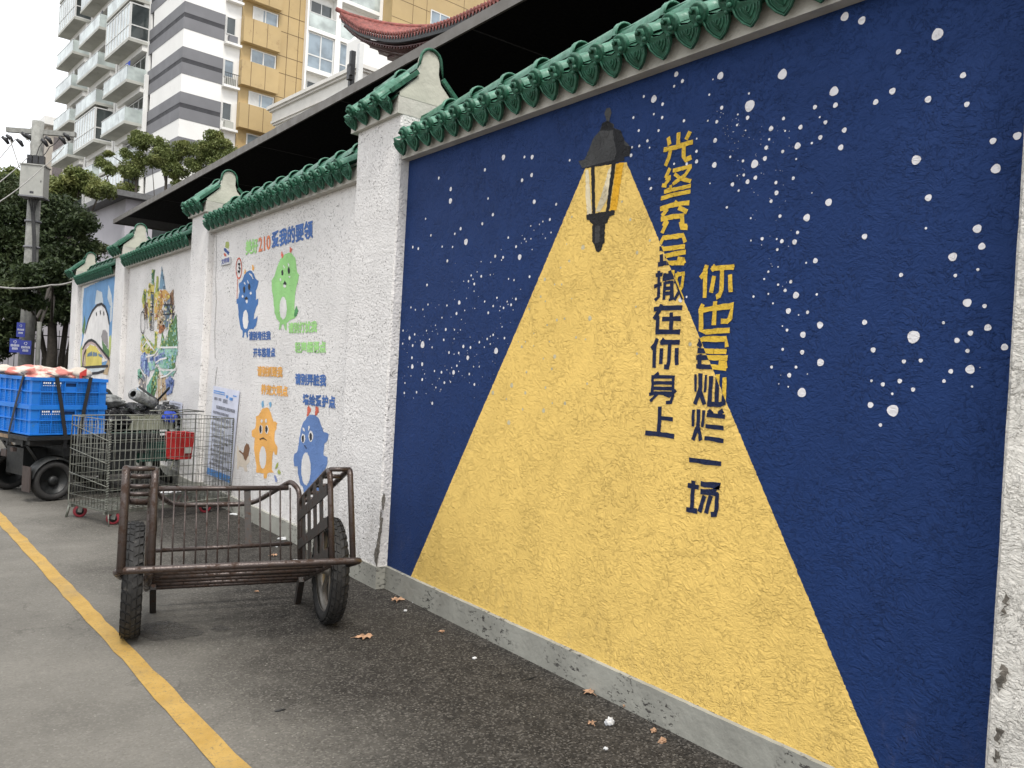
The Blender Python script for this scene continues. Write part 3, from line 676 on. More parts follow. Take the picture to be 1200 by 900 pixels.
S(q5, w5, [(86,415),(200,392),(340,375),(325,470),(300,492),(255,492)], [(212,342),(202,520)], [(122,362),(105,400),(108,560),(140,572),(322,560)])   # 也
S(q5, w5, [(90,640),(120,625),(290,625),(300,685)], [(80,655),(110,680)], [(80,712),(200,718),(298,720)], [(70,765),(180,766),(305,768)], [(95,740),(92,840)], [(68,832),(180,835),(298,845)], [(240,805),(285,810),(292,850)])    # 会
q6 = Z(800, 425, 7.83)
S(q6, 25/7.83, [(118,108),(118,265)], [(215,110),(202,270)], [(200,105),(200,106)])
S(q6, 40/7.83, [(162,98),(158,260)], [(158,250),(110,382)], [(160,265),(200,385)], [(262,122),(245,385)], [(322,105),(310,360)], [(385,135),(380,300),(375,370),(340,385),(225,378)])   # 灿
S(q6, 28/7.83, [(98,432),(92,585)], [(195,435),(180,592)])
S(q6, 36/7.83, [(148,428),(138,600)], [(135,590),(92,710)], [(145,600),(165,715)], [(235,432),(262,470),(250,490)], [(370,440),(325,470)], [(220,478),(388,495)], [(208,582),(375,602)], [(198,692),(375,718)])   # 烂
q7 = Z(795, 520, 9)
S(q7, 46/9, [(112,168),(452,215)])    # 一
S(q7, 46/9, [(98,438),(215,462)], [(158,388),(140,700)], [(80,690),(198,712)], [(232,420),(435,448),(380,500),(235,508)], [(235,500),(420,535)], [(408,520),(400,700),(390,745),(340,745)], [(275,550),(220,720)], [(340,545),(290,735)])   # 场
mbN, mbY = MB(), MB(); full = MB()
for k, (px, wd) in enumerate(STK):
    if len(px) < 2 or (abs(px[0][0]-px[-1][0])+abs(px[0][1]-px[-1][1]) < .5): continue
    c = onx(px[0][0], px[0][1], XT); dep = (c-CAM).dot(CF)
    stroke(full, px, wd*dep/FPX*1.16, XT-.00001*k)
bm = bmesh.new(); bv = [bm.verts.new(v) for v in full.v]
for f in full.f: bm.faces.new([bv[i] for i in f])
bmesh.ops.subdivide_edges(bm, edges=[e for e in bm.edges if e.calc_length() > .05], cuts=3)
for v in bm.verts: v.co.y += rng.normal(0, .0009); v.co.z += rng.normal(0, .0009)
a, b = br; d = (b-a).normalized(); pn = Vector((0, -d.z, d.y))
if (onx(1100, 400, 2.77)-a).dot(pn) < 0: pn = -pn
for side, m, nm in ((1, M['gold_letter'], 'painted_yellow_lettering'), (-1, M['navy_letter'], 'painted_navy_lettering')):
    b2 = bm.copy()
    bmesh.ops.bisect_plane(b2, geom=b2.verts[:]+b2.edges[:]+b2.faces[:], plane_co=Vector((a.x, a.y, a.z)), plane_no=pn, clear_inner=side > 0, clear_outer=side < 0)
    me = bpy.data.meshes.new(nm); b2.to_mesh(me); b2.free(); me.materials.append(m); me.transform(root_of(P1).inverted())
    place(nm, me, P1)
bm.free()

# ---- printed CJK lettering: Blender's own built-in text face, laid into quads on the wall
def text_mesh(body, bold=.03):
    cu = bpy.data.curves.new('t', 'FONT'); cu.body = body; cu.offset = bold; cu.resolution_u = 3
    o = bpy.data.objects.new('t', cu); COL.objects.link(o); bpy.context.view_layer.update()
    me = o.evaluated_get(bpy.context.evaluated_depsgraph_get()).to_mesh()
    V = [v.co.copy() for v in me.vertices]; Fc = [tuple(p.vertices) for p in me.polygons]; o.to_mesh_clear() if hasattr(o, 'to_mesh_clear') else None
    bpy.data.objects.remove(o); bpy.data.curves.remove(cu)
    return V, Fc
def wall_text(nm, body, quad, m, parent, X=2.7725, bold=.03, label=None):
    """quad: TL, TR, BR, BL pixels"""
    V, Fc = text_mesh(body, bold)
    if not V: return
    x0, x1 = min(v.x for v in V), max(v.x for v in V); y0, y1 = min(v.y for v in V), max(v.y for v in V)
    TL, TR, BR, BL = [onx(u, v, X) for u, v in quad]; mb = MB()
    P = []
    for v in V:
        s, t = (v.x-x0)/(x1-x0), (v.y-y0)/(y1-y0)
        P.append(BL.lerp(BR, s).lerp(TL.lerp(TR, s), t))
    nq = len(P); em = (TR-TL).length/max(1, len(body))
    for j, (a, b) in enumerate(((0, 0), (.028, 0), (0, .028), (.028, .028), (.014, -.02), (-.024, .012))):
        mb.add([p+Vector((-.0002*j, -a*em, b*em)) for p in P], Fc)
    P = [Vector(p) for p in mb.v]
    for i, f in enumerate(mb.f):
        nr = (P[f[1]]-P[f[0]]).cross(P[f[2]]-P[f[0]])
        if nr.x > 0: mb.f[i] = f[::-1]
    return part(nm, mb, m, parent, True, label)
# ================================================================== painted figures and slogans on the second panel
P2, P3, P4 = panels[1:4]
XA = 2.7735
def poly(nm, q, polys, m, parent, X=XA, label=None, rag=.003):
    mb = MB()
    for k, p in enumerate(polys): sheet(mb, [q(*a) for a in p], X-.00015*k, rag)
    return part(nm, mb, M[m], parent, True, label)
q = Z(265, 290, 8.18)
E2 = lambda cx, cy, rx, ry, rot=0: ell(cx, cy, rx, ry, 18, rot)
poly('painted_creature', q, [[(590,55),(615,50),(638,66),(662,105),(676,190),(680,235),(697,262),(692,312),(674,380),(660,450),(655,560),(657,640),(680,655),(655,682),(605,700),(580,722),(580,790),(566,795),(553,738),(533,738),(518,795),(502,790),(513,720),(484,685),(462,620),(452,480),(438,400),(436,320),(462,275),(488,185),(528,100),(560,66)]], 'm_green', P2, label='green round creature')
poly('painted_belly', q, [E2(547,582,34,112), E2(560,368,13,16), E2(554,186,5,16,-.4), E2(598,166,5,18,-.3), E2(520,308,7,14), E2(606,282,9,9)], 'm_white', P2, XA-.001)
poly('painted_face', q, [E2(538,243,11,27), E2(600,222,11,30), [(545,350),(562,318),(582,352),(562,358)]], 'm_black', P2, XA-.002)
poly('painted_horns', q, [[(528,45),(535,35),(540,60),(550,68),(543,100),(532,98),(525,72)], [(610,-5),(622,2),(632,15),(620,50),(608,42)]], 'm_red', P2, XA-.002)
poly('painted_tail', q, [[(650,655),(658,600),(672,555),(692,605),(680,650),(660,668)]], 'm_dkgreen', P2, XA-.001)
poly('painted_creature', q, [[(222,222),(245,228),(265,250),(282,302),(312,322),(300,382),(284,412),(288,470),(285,502),(308,488),(306,545),(280,592),(268,640),(265,690),(285,680),(300,655),(297,700),(285,750),(258,785),(222,785),(208,802),(212,850),(200,872),(190,812),(175,812),(165,872),(154,862),(158,802),(138,770),(124,700),(115,600),(113,540),(98,540),(98,495),(116,490),(128,420),(122,345),(150,325),(170,270),(195,235)]], 'm_blue', P2, label='blue round creature holding a round sign')
poly('painted_belly', q, [E2(186,692,27,94), E2(197,515,10,20), E2(178,345,5,14,-.4), E2(208,328,5,16,-.3), E2(158,468,8,12), E2(236,440,10,14), [(222,245),(245,258),(262,300),(256,304),(238,272),(218,252)]], 'm_white', P2, XA-.001)
poly('painted_face', q, [E2(172,402,10,32), E2(220,378,11,32), [(172,490),(195,470),(212,492),(192,505)]], 'm_black', P2, XA-.002)
poly('painted_horns', q, [[(178,205),(190,225),(184,252),(172,250)], [(248,170),(258,165),(270,195),(260,222),(250,218)]], 'm_torange', P2, XA-.002)
mb = MB(); stroke(mb, [q(*a) for a in E2(121,200,27,97)], .018, XA-.002, True); part('painted_round_sign', mb, M['m_red'], P2, True)
mb = MB(); stroke(mb, [q(108,298), q(103,495)], .013, XA-.002); part('painted_sign_pole', mb, M['m_red'], P2, True)
mb = MB(); stroke(mb, [q(*a) for a in [(112,158),(132,160),(120,190),(133,205),(128,232),(110,228)]], .020, XA-.0025); part('painted_numeral', mb, M['m_black'], P2, True)
q = Z(240, 450, 6.667)
poly('painted_creature', q, [[(478,180),(505,195),(525,262),(540,290),(566,302),(560,350),(547,375),(543,440),(568,500),(564,555),(545,548),(538,522),(527,560),(525,668),(540,695),(508,690),(490,698),(480,738),(462,738),(458,702),(400,690),(404,640),(392,580),(385,500),(390,416),(368,410),(366,362),(386,355),(398,330),(400,252),(422,242),(448,195)]], 'm_torange', P2, label='orange round creature')
poly('painted_belly', q, [E2(453,575,27,88), E2(438,355,14,35), E2(484,355,14,35), E2(445,290,8,13), E2(478,287,8,14)], 'm_white', P2, XA-.001)
poly('painted_face', q, [E2(434,352,9,28), E2(481,352,9,28), [(428,430),(455,416),(484,436),(480,440),(455,424),(430,436)]], 'm_black', P2, XA-.002)
poly('painted_horns', q, [[(445,135),(458,130),(463,170),(450,185),(442,165)], [(500,150),(515,135),(522,165),(510,185)]], 'm_cyan', P2, XA-.002)
poly('painted_creature', q, [[(835,238),(862,240),(888,270),(912,330),(926,372),(968,392),(960,440),(934,468),(928,562),(958,572),(960,625),(935,668),(912,690),(905,740),(905,800),(912,868),(888,872),(878,835),(790,840),(775,870),(770,820),(742,768),(728,700),(724,650),(700,645),(692,590),(702,545),(722,530),(736,450),(746,380),(765,312),(798,260)]], 'm_peri', P2, label='periwinkle round creature behind the cart')
poly('painted_belly', q, [E2(790,662,37,128), E2(769,425,16,36), E2(828,410,18,42), E2(772,355,7,18,-.3), E2(813,345,6,22,.1)], 'm_white', P2, XA-.001)
poly('painted_face', q, [E2(766,428,9,27), E2(827,412,10,32), [(778,475),(796,500),(792,506),(774,480)]], 'm_black', P2, XA-.002)
poly('painted_horns', q, [[(802,180),(812,172),(832,205),(818,225),(805,250),(796,250)], [(866,175),(886,180),(892,215),(868,245),(858,240)]], 'm_red', P2, XA-.002)
poly('painted_leaves', q, [[(548,660),(560,620),(575,612),(573,640),(556,665)], [(565,680),(580,668),(594,690),(590,705),(570,700)]], 'm_brown' if 'm_brown' in M else 'c_olive', P2, XA-.001)
poly('painted_leaf', q, [[(540,715),(552,712),(565,745),(562,768),(550,760)]], 'c_lav', P2, XA-.001)
poly('painted_dog', q, [[(258,470),(268,530),(305,570),(345,560),(352,610),(325,640),(335,680),(315,685),(300,650),(268,640),(262,668),(250,660),(254,600),(248,540)]], 'c_cream', P2, XA-.0005, label='cream and brown dog')
poly('painted_dog_patch', q, [[(310,490),(325,465),(345,475),(350,500),(340,560),(320,600),(308,590),(300,555),(270,530),(268,515),(300,540)]], 'c_brown', P2, XA-.0012)
def T4(x0, x1, tl, tr, bl, br_): return [(x0, tl), (x1, tr), (x1, br_), (x0, bl)]
for nm, body, quad, m in [
    ('painted_title', '美好', T4(287.9,302,281.9,279,299,296.2), 'm_tgreen'), ('painted_title', '210', T4(303,316.8,278.8,275.4,295.4,292), 'm_tred'),
    ('painted_title', '爱我的要领', T4(318.4,366.3,272,257.8,291,279), 'm_title'),
    ('painted_slogan', '请别堵住我', T4(291.8,317,388.6,388,398.8,398.2), 'm_title'), ('painted_slogan', '开车悠着点', T4(296.8,322.4,408,407.5,418.7,418.3), 'm_title'),
    ('painted_slogan', '请别打扰我', T4(338,371.3,378.4,376.2,390.8,389.4), 'm_tgreen'), ('painted_slogan', '轻声细语点', T4(345.7,381.8,401,400,413.6,413.6), 'm_tgreen'),
    ('painted_slogan', '请别抓毁我', T4(301.6,331,429,430.2,441,442.3), 'm_torange'), ('painted_slogan', '养宠文明点', T4(306,337,450.2,452.6,462.2,465), 'm_torange'),
    ('painted_slogan', '请别弄脏我', T4(346,382,437.6,439.2,450.6,453), 'm_title'), ('painted_slogan', '墙绘爱护点', T4(355,392.8,461.6,464.4,474.2,479), 'm_title')]:
    wall_text(nm, body, quad, M[m], P2, XA-.001, .012)
# small emblem and plate near the top corner
q = Z(250, 275, 22.5)
poly('painted_emblem', q, [[(320,200),(400,180),(420,240),(400,370),(345,350),(305,320),(325,250)]], 'c_lime', P2)
poly('painted_emblem', q, [[(275,355),(330,370),(425,460),(395,550),(340,470),(285,430)]], 'm_navy', P2, XA-.0005)
poly('painted_emblem', q, [[(270,500),(300,480),(345,540),(330,575),(295,575)]], 'm_red', P2, XA-.001)
pl = MB().box((2.757, 0, 0), (2.774, 1, 1)); a_, b_ = onx(*q(195,650), 2.757), onx(*q(445,560), 2.757); c_ = onx(*q(205,815), 2.757)
pl = MB().box((2.757, b_.y, c_.z), (2.774, a_.y, a_.z)); plate = solo('wall_plate', pl, M['paper'], 'small white plate with faint blue characters high on the white panel', 'sign')
wt = wall_text('plate_lettering', '文明墙', [(259.5,304.2),(268.6,301.2),(268.6,306.8),(259.5,310.2)], M['sign_blue'], None, 2.7555, .0)
if wt: wt.parent = plate
# ---- third panel: city collage
q = Z(150, 310, 5.3)
CITY = [('c_steel', [[(210,10),(222,80),(235,150),(192,155),(200,90)]]), ('c_forest', [[(148,32),(168,32),(160,120),(146,118)]]), ('c_olive', [[(178,72),(190,72),(188,170),(168,180)], [(100,150),(115,170),(108,250),(95,265),(85,220)], [(165,415),(180,420),(180,505),(165,510)]]),
 ('c_yellow', [[(128,120),(165,115),(160,200),(135,400),(118,260),(124,160)], [(75,505),(95,450),(130,470),(165,530),(130,555),(80,540)], [(160,180),(205,160),(200,290),(165,330)]]),
 ('c_ochre', [[(198,165),(235,155),(240,200),(215,255),(190,330),(160,350),(170,250)], [(235,160),(262,190),(255,235),(228,230)]]),
 ('c_slate', [[(142,180),(160,185),(152,290),(140,400),(130,350),(138,260)], [(225,240),(262,210),(288,300),(262,390),(235,400),(215,340)]]),
 ('c_brown', [[(262,180),(282,150),(285,260),(275,330),(262,300)], [(105,230),(125,240),(120,330),(100,340)]]), ('c_tan', [[(180,300),(215,280),(228,330),(205,395),(180,400)], [(180,680),(232,690),(240,840),(175,850)]]),
 ('c_brick', [[(195,378),(228,375),(232,395),(205,430),(190,425)]]), ('c_lime', [[(90,430),(160,500),(160,535),(110,540),(80,470)], [(125,470),(180,515),(170,560),(135,560)]]),
 ('c_forest', [[(205,480),(212,410),(228,480),(240,440),(262,380),(300,310),(304,400),(308,515),(200,515)], [(240,600),(250,580),(262,610),(282,545),(290,600),(296,655),(238,655)], [(150,700),(178,630),(192,660),(180,760),(160,820),(140,830)]]),
 ('c_mint', [[(165,520),(308,520),(305,560),(260,575),(200,560)], [(205,560),(300,560),(295,600),(240,650),(200,640),(180,600)], [(200,660),(298,662),(280,690),(240,695),(210,680)], [(120,610),(165,600),(168,650),(130,660)]]),
 ('c_lav', [[(165,575),(225,540),(235,570),(185,620),(165,612)], [(78,570),(105,540),(120,600),(135,660),(130,700),(80,650)], [(232,720),(262,690),(285,740),(270,800),(240,810)]]),
 ('c_indigo', [[(135,560),(142,530),(158,575),(158,600),(135,600)], [(105,560),(118,560),(120,670),(108,670)], [(262,712),(285,715),(282,755),(262,750)], [(240,740),(255,745),(250,790),(240,785)]]),
 ('c_teal', [[(60,650),(80,645),(90,700),(60,720)], [(115,760),(180,640),(150,720),(135,850),(115,820)], [(245,560),(285,570),(270,640),(215,640)]]),
 ('c_grey', [[(85,640),(115,690),(100,800),(75,760),(60,710),(88,700)]]), ('c_ltblue', [[(55,760),(90,800),(130,840),(170,880),(150,920),(80,880),(55,820)]])]
for k, (m, ps) in enumerate(CITY): poly('painted_city_shape', q, ps, m, P3, XA-.0004*k, rag=.006)
# the collage is dense with small painted bits of buildings, leaves and waves, each cluster following the shape it sits in
def inside(p, P):
    c = False; j = len(P)-1
    for i in range(len(P)):
        if (P[i][1] > p[1]) != (P[j][1] > p[1]) and p[0] < (P[j][0]-P[i][0])*(p[1]-P[i][1])/(P[j][1]-P[i][1])+P[i][0]: c = not c
        j = i
    return c
FINE = {}
near = dict(c_steel=('c_ltblue','c_slate'), c_forest=('c_lime','c_teal','c_mint'), c_olive=('c_yellow','c_forest'), c_yellow=('c_ochre','c_olive','c_cream'), c_ochre=('c_yellow','c_brick','c_cream'), c_slate=('c_grey','c_olive','c_cream'),
            c_brown=('c_tan','c_grey'), c_tan=('c_cream','c_brown'), c_brick=('c_ochre','c_brown'), c_lime=('c_mint','c_forest','c_yellow'), c_mint=('c_teal','c_ltblue'), c_lav=('c_ltblue','c_indigo'), c_indigo=('c_lav','c_ltblue'), c_teal=('c_mint','c_forest'), c_grey=('c_slate','c_cream'), c_ltblue=('c_lav','c_mint'))
for m, ps in CITY:
    for P in ps:
        xs = [a[0] for a in P]; ys = [a[1] for a in P]; area = (max(xs)-min(xs))*(max(ys)-min(ys))
        for _ in range(int(area/260)+2):
            c = (rng.uniform(min(xs), max(xs)), rng.uniform(min(ys), max(ys)))
            if not inside(c, P): continue
            h_, w_ = rng.uniform(6, 24), rng.uniform(3, 10); k = rng.integers(0, 3); sl = rng.uniform(-5, 5)
            if k == 0: sh = [(c[0]-w_/2, c[1]-h_/2), (c[0]+w_/2, c[1]-h_/2+sl), (c[0]+w_/2, c[1]+h_/2+sl), (c[0]-w_/2, c[1]+h_/2)]
            elif k == 1: sh = [(c[0], c[1]-h_/2), (c[0]+w_/2, c[1]+h_/2), (c[0]-w_/2, c[1]+h_/2+sl*.5)]
            else: sh = ell(c[0], c[1], w_*.6, h_*.4, 9, rng.uniform(-.6, .6))
            FINE.setdefault(str(rng.choice(near[m])), []).append(sh)
for k, (m, L) in enumerate(FINE.items()):
    mb = MB()
    for sh in L: sheet(mb, [q(*a) for a in sh], XA-.0072-.00006*k, .004, step=.03)
    part('painted_fine_detail', mb, M[m], P3, True, kind='stuff')
# white and black drawn lines over the collage, bicycle wheel at its edge
for nm, m, w, L in (('painted_white_line', 'm_white', .022, [[(85,520),(115,480),(165,535)], [(200,515),(308,514)], [(238,655),(296,656)], [(170,610),(200,590),(240,580)], [(78,650),(110,700),(120,850)], [(150,300),(148,410)], [(190,520),(165,560),(110,575)], [(180,690),(185,860)], [(205,690),(208,850)], [(100,440),(150,520)], [(262,300),(240,470)], [(200,700),(240,690),(300,640)]]),
                    ('painted_black_line', 'm_black', .016, [[(140,175),(160,175),(155,410),(135,405),(140,300)], [(150,190),(148,400)], [(140,260),(158,262)], [(140,310),(156,312)], [(232,240),(262,300),(245,390)], [(262,190),(285,330),(262,390)], [(220,250),(275,250)], [(215,310),(285,305)], [(100,160),(95,180),(105,190)], [(60,690),(90,720),(98,800)], [(150,720),(165,760),(145,800),(160,830)], [(85,300),(110,260),(120,400)], [(200,250),(180,330)]])):
    mb = MB()
    for k, l in enumerate(L): stroke(mb, [q(*a) for a in l], w, XA-.008-.0001*k-(.001 if m == 'm_black' else 0))
    part(nm, mb, M[m], P3, True)
mb = MB(); stroke(mb, [q(*a) for a in E2(90,360,14,68)], .018, XA-.010, True); part('painted_wheel', mb, M['m_black'], P3, True)
# ---- fourth panel: sky and white hall
q = Z(90, 310, 6.43)
HALL = [('c_sky', [[(55,180),(290,75),(275,300),(262,560),(230,760),(40,780),(25,640),(40,560),(45,300)]]), ('c_cloud', [[(135,300),(150,190),(190,210),(200,290),(180,300)], [(230,250),(240,150),(262,230),(270,330),(245,300)], [(250,330),(270,280),(262,420),(250,440)]]),
 ('c_forest', [[(38,500),(52,430),(60,380),(66,450),(55,540)]]), ('c_lime', [[(30,770),(25,640),(40,600),(45,700),(40,780)], [(240,700),(235,560),(255,530),(262,560),(250,690)]]),
 ('m_white', [[(42,600),(60,500),(85,420),(115,350),(150,308),(185,296),(212,320),(232,380),(243,450),(243,560),(240,720),(60,780),(42,700)], [(0,790),(240,770),(240,900),(0,900)]]),
 ('c_grey', [[(182,545),(195,495),(215,492),(232,520),(236,600),(240,640),(212,600),(190,570)]]), ('c_forest', [[(188,570),(210,600),(245,650),(240,710),(215,680),(195,640)]]),
 ('c_pink', [[(40,660),(60,610),(85,575),(110,568),(140,585),(245,715),(240,730),(195,690),(150,620),(110,598),(75,620),(55,680),(50,770),(38,770)]]),
 ('c_yellow', [[(72,640),(100,605),(145,618),(190,690),(188,770),(65,772)]]), ('c_tan', [[(60,650),(72,640),(62,772),(52,772)], [(215,760),(245,700),(248,745),(232,832),(200,825),(195,812)]]),
 ('c_slate', [[(80,672),(115,655),(120,688),(78,695)], [(122,658),(152,665),(155,692),(122,692)], [(160,668),(188,680),(198,705),(165,692)]]),
 ('c_cloud', [[(28,785),(110,775),(225,770),(205,800),(160,815),(110,820),(60,810)]])]
for k, (m, ps) in enumerate(HALL): poly('painted_hall_shape', q, ps, m, P4, XA-.0006*k, rag=.005)
mb = MB()
for k, l in enumerate([[(60,520),(85,420),(115,350),(150,308),(185,296),(212,320),(232,380),(243,450)], [(42,640),(60,600),(85,575),(110,568),(140,585),(245,715)], [(28,778),(110,772),(235,765)], [(28,785),(60,810),(110,822),(160,816),(205,802)], [(145,360),(148,385)], [(175,345),(178,375)], [(200,355),(204,382)], [(40,780),(52,680),(70,640)]]):
    stroke(mb, [q(*a) for a in l], .045, XA-.009-.0001*k)
part('painted_outline', mb, M['m_black'], P4, True)
mb = MB(); sheet(mb, [(96,338),(90,338),(92,440),(98,440)][::-1], 2.6985, 0)
# ---- notices on the wall
def notice(nm, corners, label, rows, X=2.766, off=0):
    """corners TL TR BR BL in pixels, rows of ink blocks"""
    C = [onx(u, v, X) for u, v in corners]
    mb = MB(); n = 10; vs = []; fs = []
    for i in range(n+1):
        for j in range(n+1):
            p = C[3].lerp(C[2], j/n).lerp(C[0].lerp(C[1], j/n), i/n); p.x -= .002+.004*noise.noise(p*5); vs.append(p)
    for i in range(n):
        for j in range(n): a = i*(n+1)+j; fs.append((a, a+n+1, a+n+2, a+1))
    e = len(vs); vs += [v+Vector((.0015, 0, 0)) for v in vs]; fs += [tuple(i+e for i in f[::-1]) for f in fs]
    mb.add(vs, fs); t = solo(nm, mb, M['poster'], label, 'notice')
    ink, blue = MB(), MB()
    for (s0, s1, t0, t1, kind) in rows:
        tgt = blue if kind == 'b' else ink
        s = s0
        while s < s1:
            wd = (s1-s0) if kind == 'b' else min(.048, s1-s)
            def PT(a, b): p = C[0].lerp(C[1], a).lerp(C[3].lerp(C[2], a), b); p.x -= .0085; return p
            if kind == 'b': tgt.add([PT(s, t0), PT(s+wd, t0), PT(s+wd, t1), PT(s, t1)], [(0, 1, 2, 3)[::-1]])
            else:       # the print is too small to read in the photograph: short strokes of type
                for k in range(3):
                    a = s+wd*rng.uniform(0, .35); b = t0+(t1-t0)*(k*.36); tgt.add([PT(a, b), PT(s+wd*.85, b), PT(s+wd*.85, b+(t1-t0)*.2), PT(a, b+(t1-t0)*.2)], [(0, 1, 2, 3)[::-1]])
                a = s+wd*rng.uniform(.2, .6); tgt.add([PT(a, t0), PT(a+wd*.2, t0), PT(a+wd*.2, t1), PT(a, t1)], [(0, 1, 2, 3)[::-1]])
                tgt.v[-4:] = [(v[0]-.0006, v[1], v[2]) for v in tgt.v[-4:]]
            s += wd*1.08
    part('print', ink, M['poster_ink'], t, True, kind='stuff')
    if blue.v: part('blue_band', blue, M['poster_blue'], t, True, kind='stuff')
    return t
rows = [(.05,.48,.045,.058,'b'),(.05,.5,.068,.078,'b'),(.55,.62,.07,.10,'b'),(.68,.80,.085,.115,'b'),(.80,.93,.055,.068,'b'),(.08,.22,.12,.15,'k'),(.27,.38,.12,.15,'k'),(.44,.62,.12,.16,'k'),(.20,.92,.205,.24,'k'),(.08,.70,.27,.30,'k'),(.12,.78,.335,.37,'k'),(.86,.90,.33,.37,'k'),(.06,.72,.40,.43,'k'),(.08,.6,.46,.49,'k')]
rows += [(.1+.05*(k % 3), .9-.13*(k*7 % 3), .53+.052*k, .558+.052*k, 'k') for k in range(7)] + [(.03,.97,.915,.985,'b')]
notice('wall_notice', [(250.5,452),(281,458.5),(271,568),(242,556)], 'tall pale notice with blue header and black print taped to the white panel', rows)
notice('wall_notice', [(199,469),(214,472),(213,497),(198,494)], 'small pale notice with dark print on the wall behind the loaded tricycle', [(.1,.9,.08+.13*k,.15+.13*k,'k') for k in range(6)], X=2.69)
# dark cracks and chipped corners
for pts, X in (([(449.0,578),(451.5,579),(451.0,590),(449.5,600),(447.8,598),(447.2,586)], 2.696), ([(447,606),(449,607),(446.5,628),(445,640),(443,655),(441.5,664),(439.5,660),(438,650),(440.5,640),(443.5,625)], 2.696), ([(446.2,598),(447.5,600),(446,612),(444.8,610)], 2.697)):
    patch('exposed_mortar', pts, X, M['mortar'], pillars[1])
for pts in ([(1177,692),(1181,700),(1179,716),(1174,722)], [(1172,776),(1181,783),(1182,792),(1176,800),(1171,812),(1169,800)], [(1168,850),(1173,856),(1171,872),(1166,868)], [(1166,880),(1173,882),(1169,895),(1165,892)]):
    patch('exposed_mortar', pts, 2.692, M['mortar'], pillars[0])
mb = MB()
stroke(mb, [(254.5,430),(253,440),(252,452),(254,465),(252.5,480)], .010, XA-.001); stroke(mb, [(253.2,268),(253.5,300),(252.6,330),(253.4,352),(251.6,385),(252,420)], .008, XA-.001)
part('wall_crack', mb, M['mortar'], P2, True)
# ================================================================== the two-wheeled hand cart in front
def cart_frame(O, a_dir):
    return math.atan2(a_dir.y, a_dir.x)
OC = Vector((1.5875, 4.5475, 0)); AD = Vector((.97518, -.22142, 0))
cart = thing('hand_cart', 'brown steel two-wheeled hand cart tilted on its legs in front of the wall', 'cart', OC, math.atan2(AD.y, AD.x))
# local: x along the axle, y away from the camera, z up; the deck is tipped about the axle
PHI = math.radians(20); ZA = .30
def K(s, t, h=0): return (s, t*math.cos(PHI)+h*math.sin(PHI), ZA-t*math.sin(PHI)+h*math.cos(PHI))
RT = .0135
def Kp(*pts): return [K(*p) for p in pts]
def rounded(pts, r=.06, n=5):
    P = [Vector(p) for p in pts]; out = [P[0]]
    for i in range(1, len(P)-1):
        a, b, c = P[i-1], P[i], P[i+1]; u = (a-b); v = (c-b); rr = min(r, u.length*.45, v.length*.45); p = b+u.normalized()*rr; q2 = b+v.normalized()*rr
        for k in range(n+1): t = k/n; out.append(p.lerp(b, t).lerp(b.lerp(q2, t), t))
    return out+[P[-1]]
def ct(name, path, r=RT, m='cart_steel', n=10): return part(name, MB().tube(path, r, n), M[m], cart)
# deck tubes along the axle direction
ct('front_tube', rounded(Kp((-.585, -.20), (-.605, -.40), (-.57, -.45), (.575, -.45), (.60, -.43), (.56, -.22)), .07), .0185)
for k, (t, x) in enumerate([(-.27, .46), (-.08, .46), (.12, .45), (.32, .45), (.49, .45)]): ct('deck_tube', Kp((-.45, t), (x, t)), RT)
for s in (-.45, .45): ct('side_tube', Kp((s, -.44, -.004), (s, .49, -.004)), .019)
for k in range(12):
    s = -.40+.80*k/11; ct('deck_rod', Kp((s, -.46, .012), (s+rng.normal(0, .004), 0, .014), (s, .50, .012)), .0038, n=6)
# rear fence of thin rods with its rails and push handle
HF = .60
ct('fence_rail', Kp((-.43, .50, HF), (.38, .50, HF)), .016)
ct('fence_rail', Kp((-.43, .50, .22), (.40, .50, .235)), .013)
for k in range(13):
    s = -.38+.77*k/12
    if k == 8: continue
    ct('fence_rod', Kp((s, .495, HF), (s+rng.normal(0, .003), .49, .30), (s+.003, .50, 0)), .0052, n=6)
part('fence_slat', MB().beam(K(.13, .505, .235), K(.12, .505, HF), .04, .006, Vector((0, 1, 0))), M['cart_flat'], cart)
ct('push_handle', rounded(Kp((-.43, .50, HF-.02), (-.30, 1.06, HF), (.22, 1.06, HF), (.40, .52, HF+.05), (.445, .47, HF-.02), (.445, .47, .0)), .12), .017)
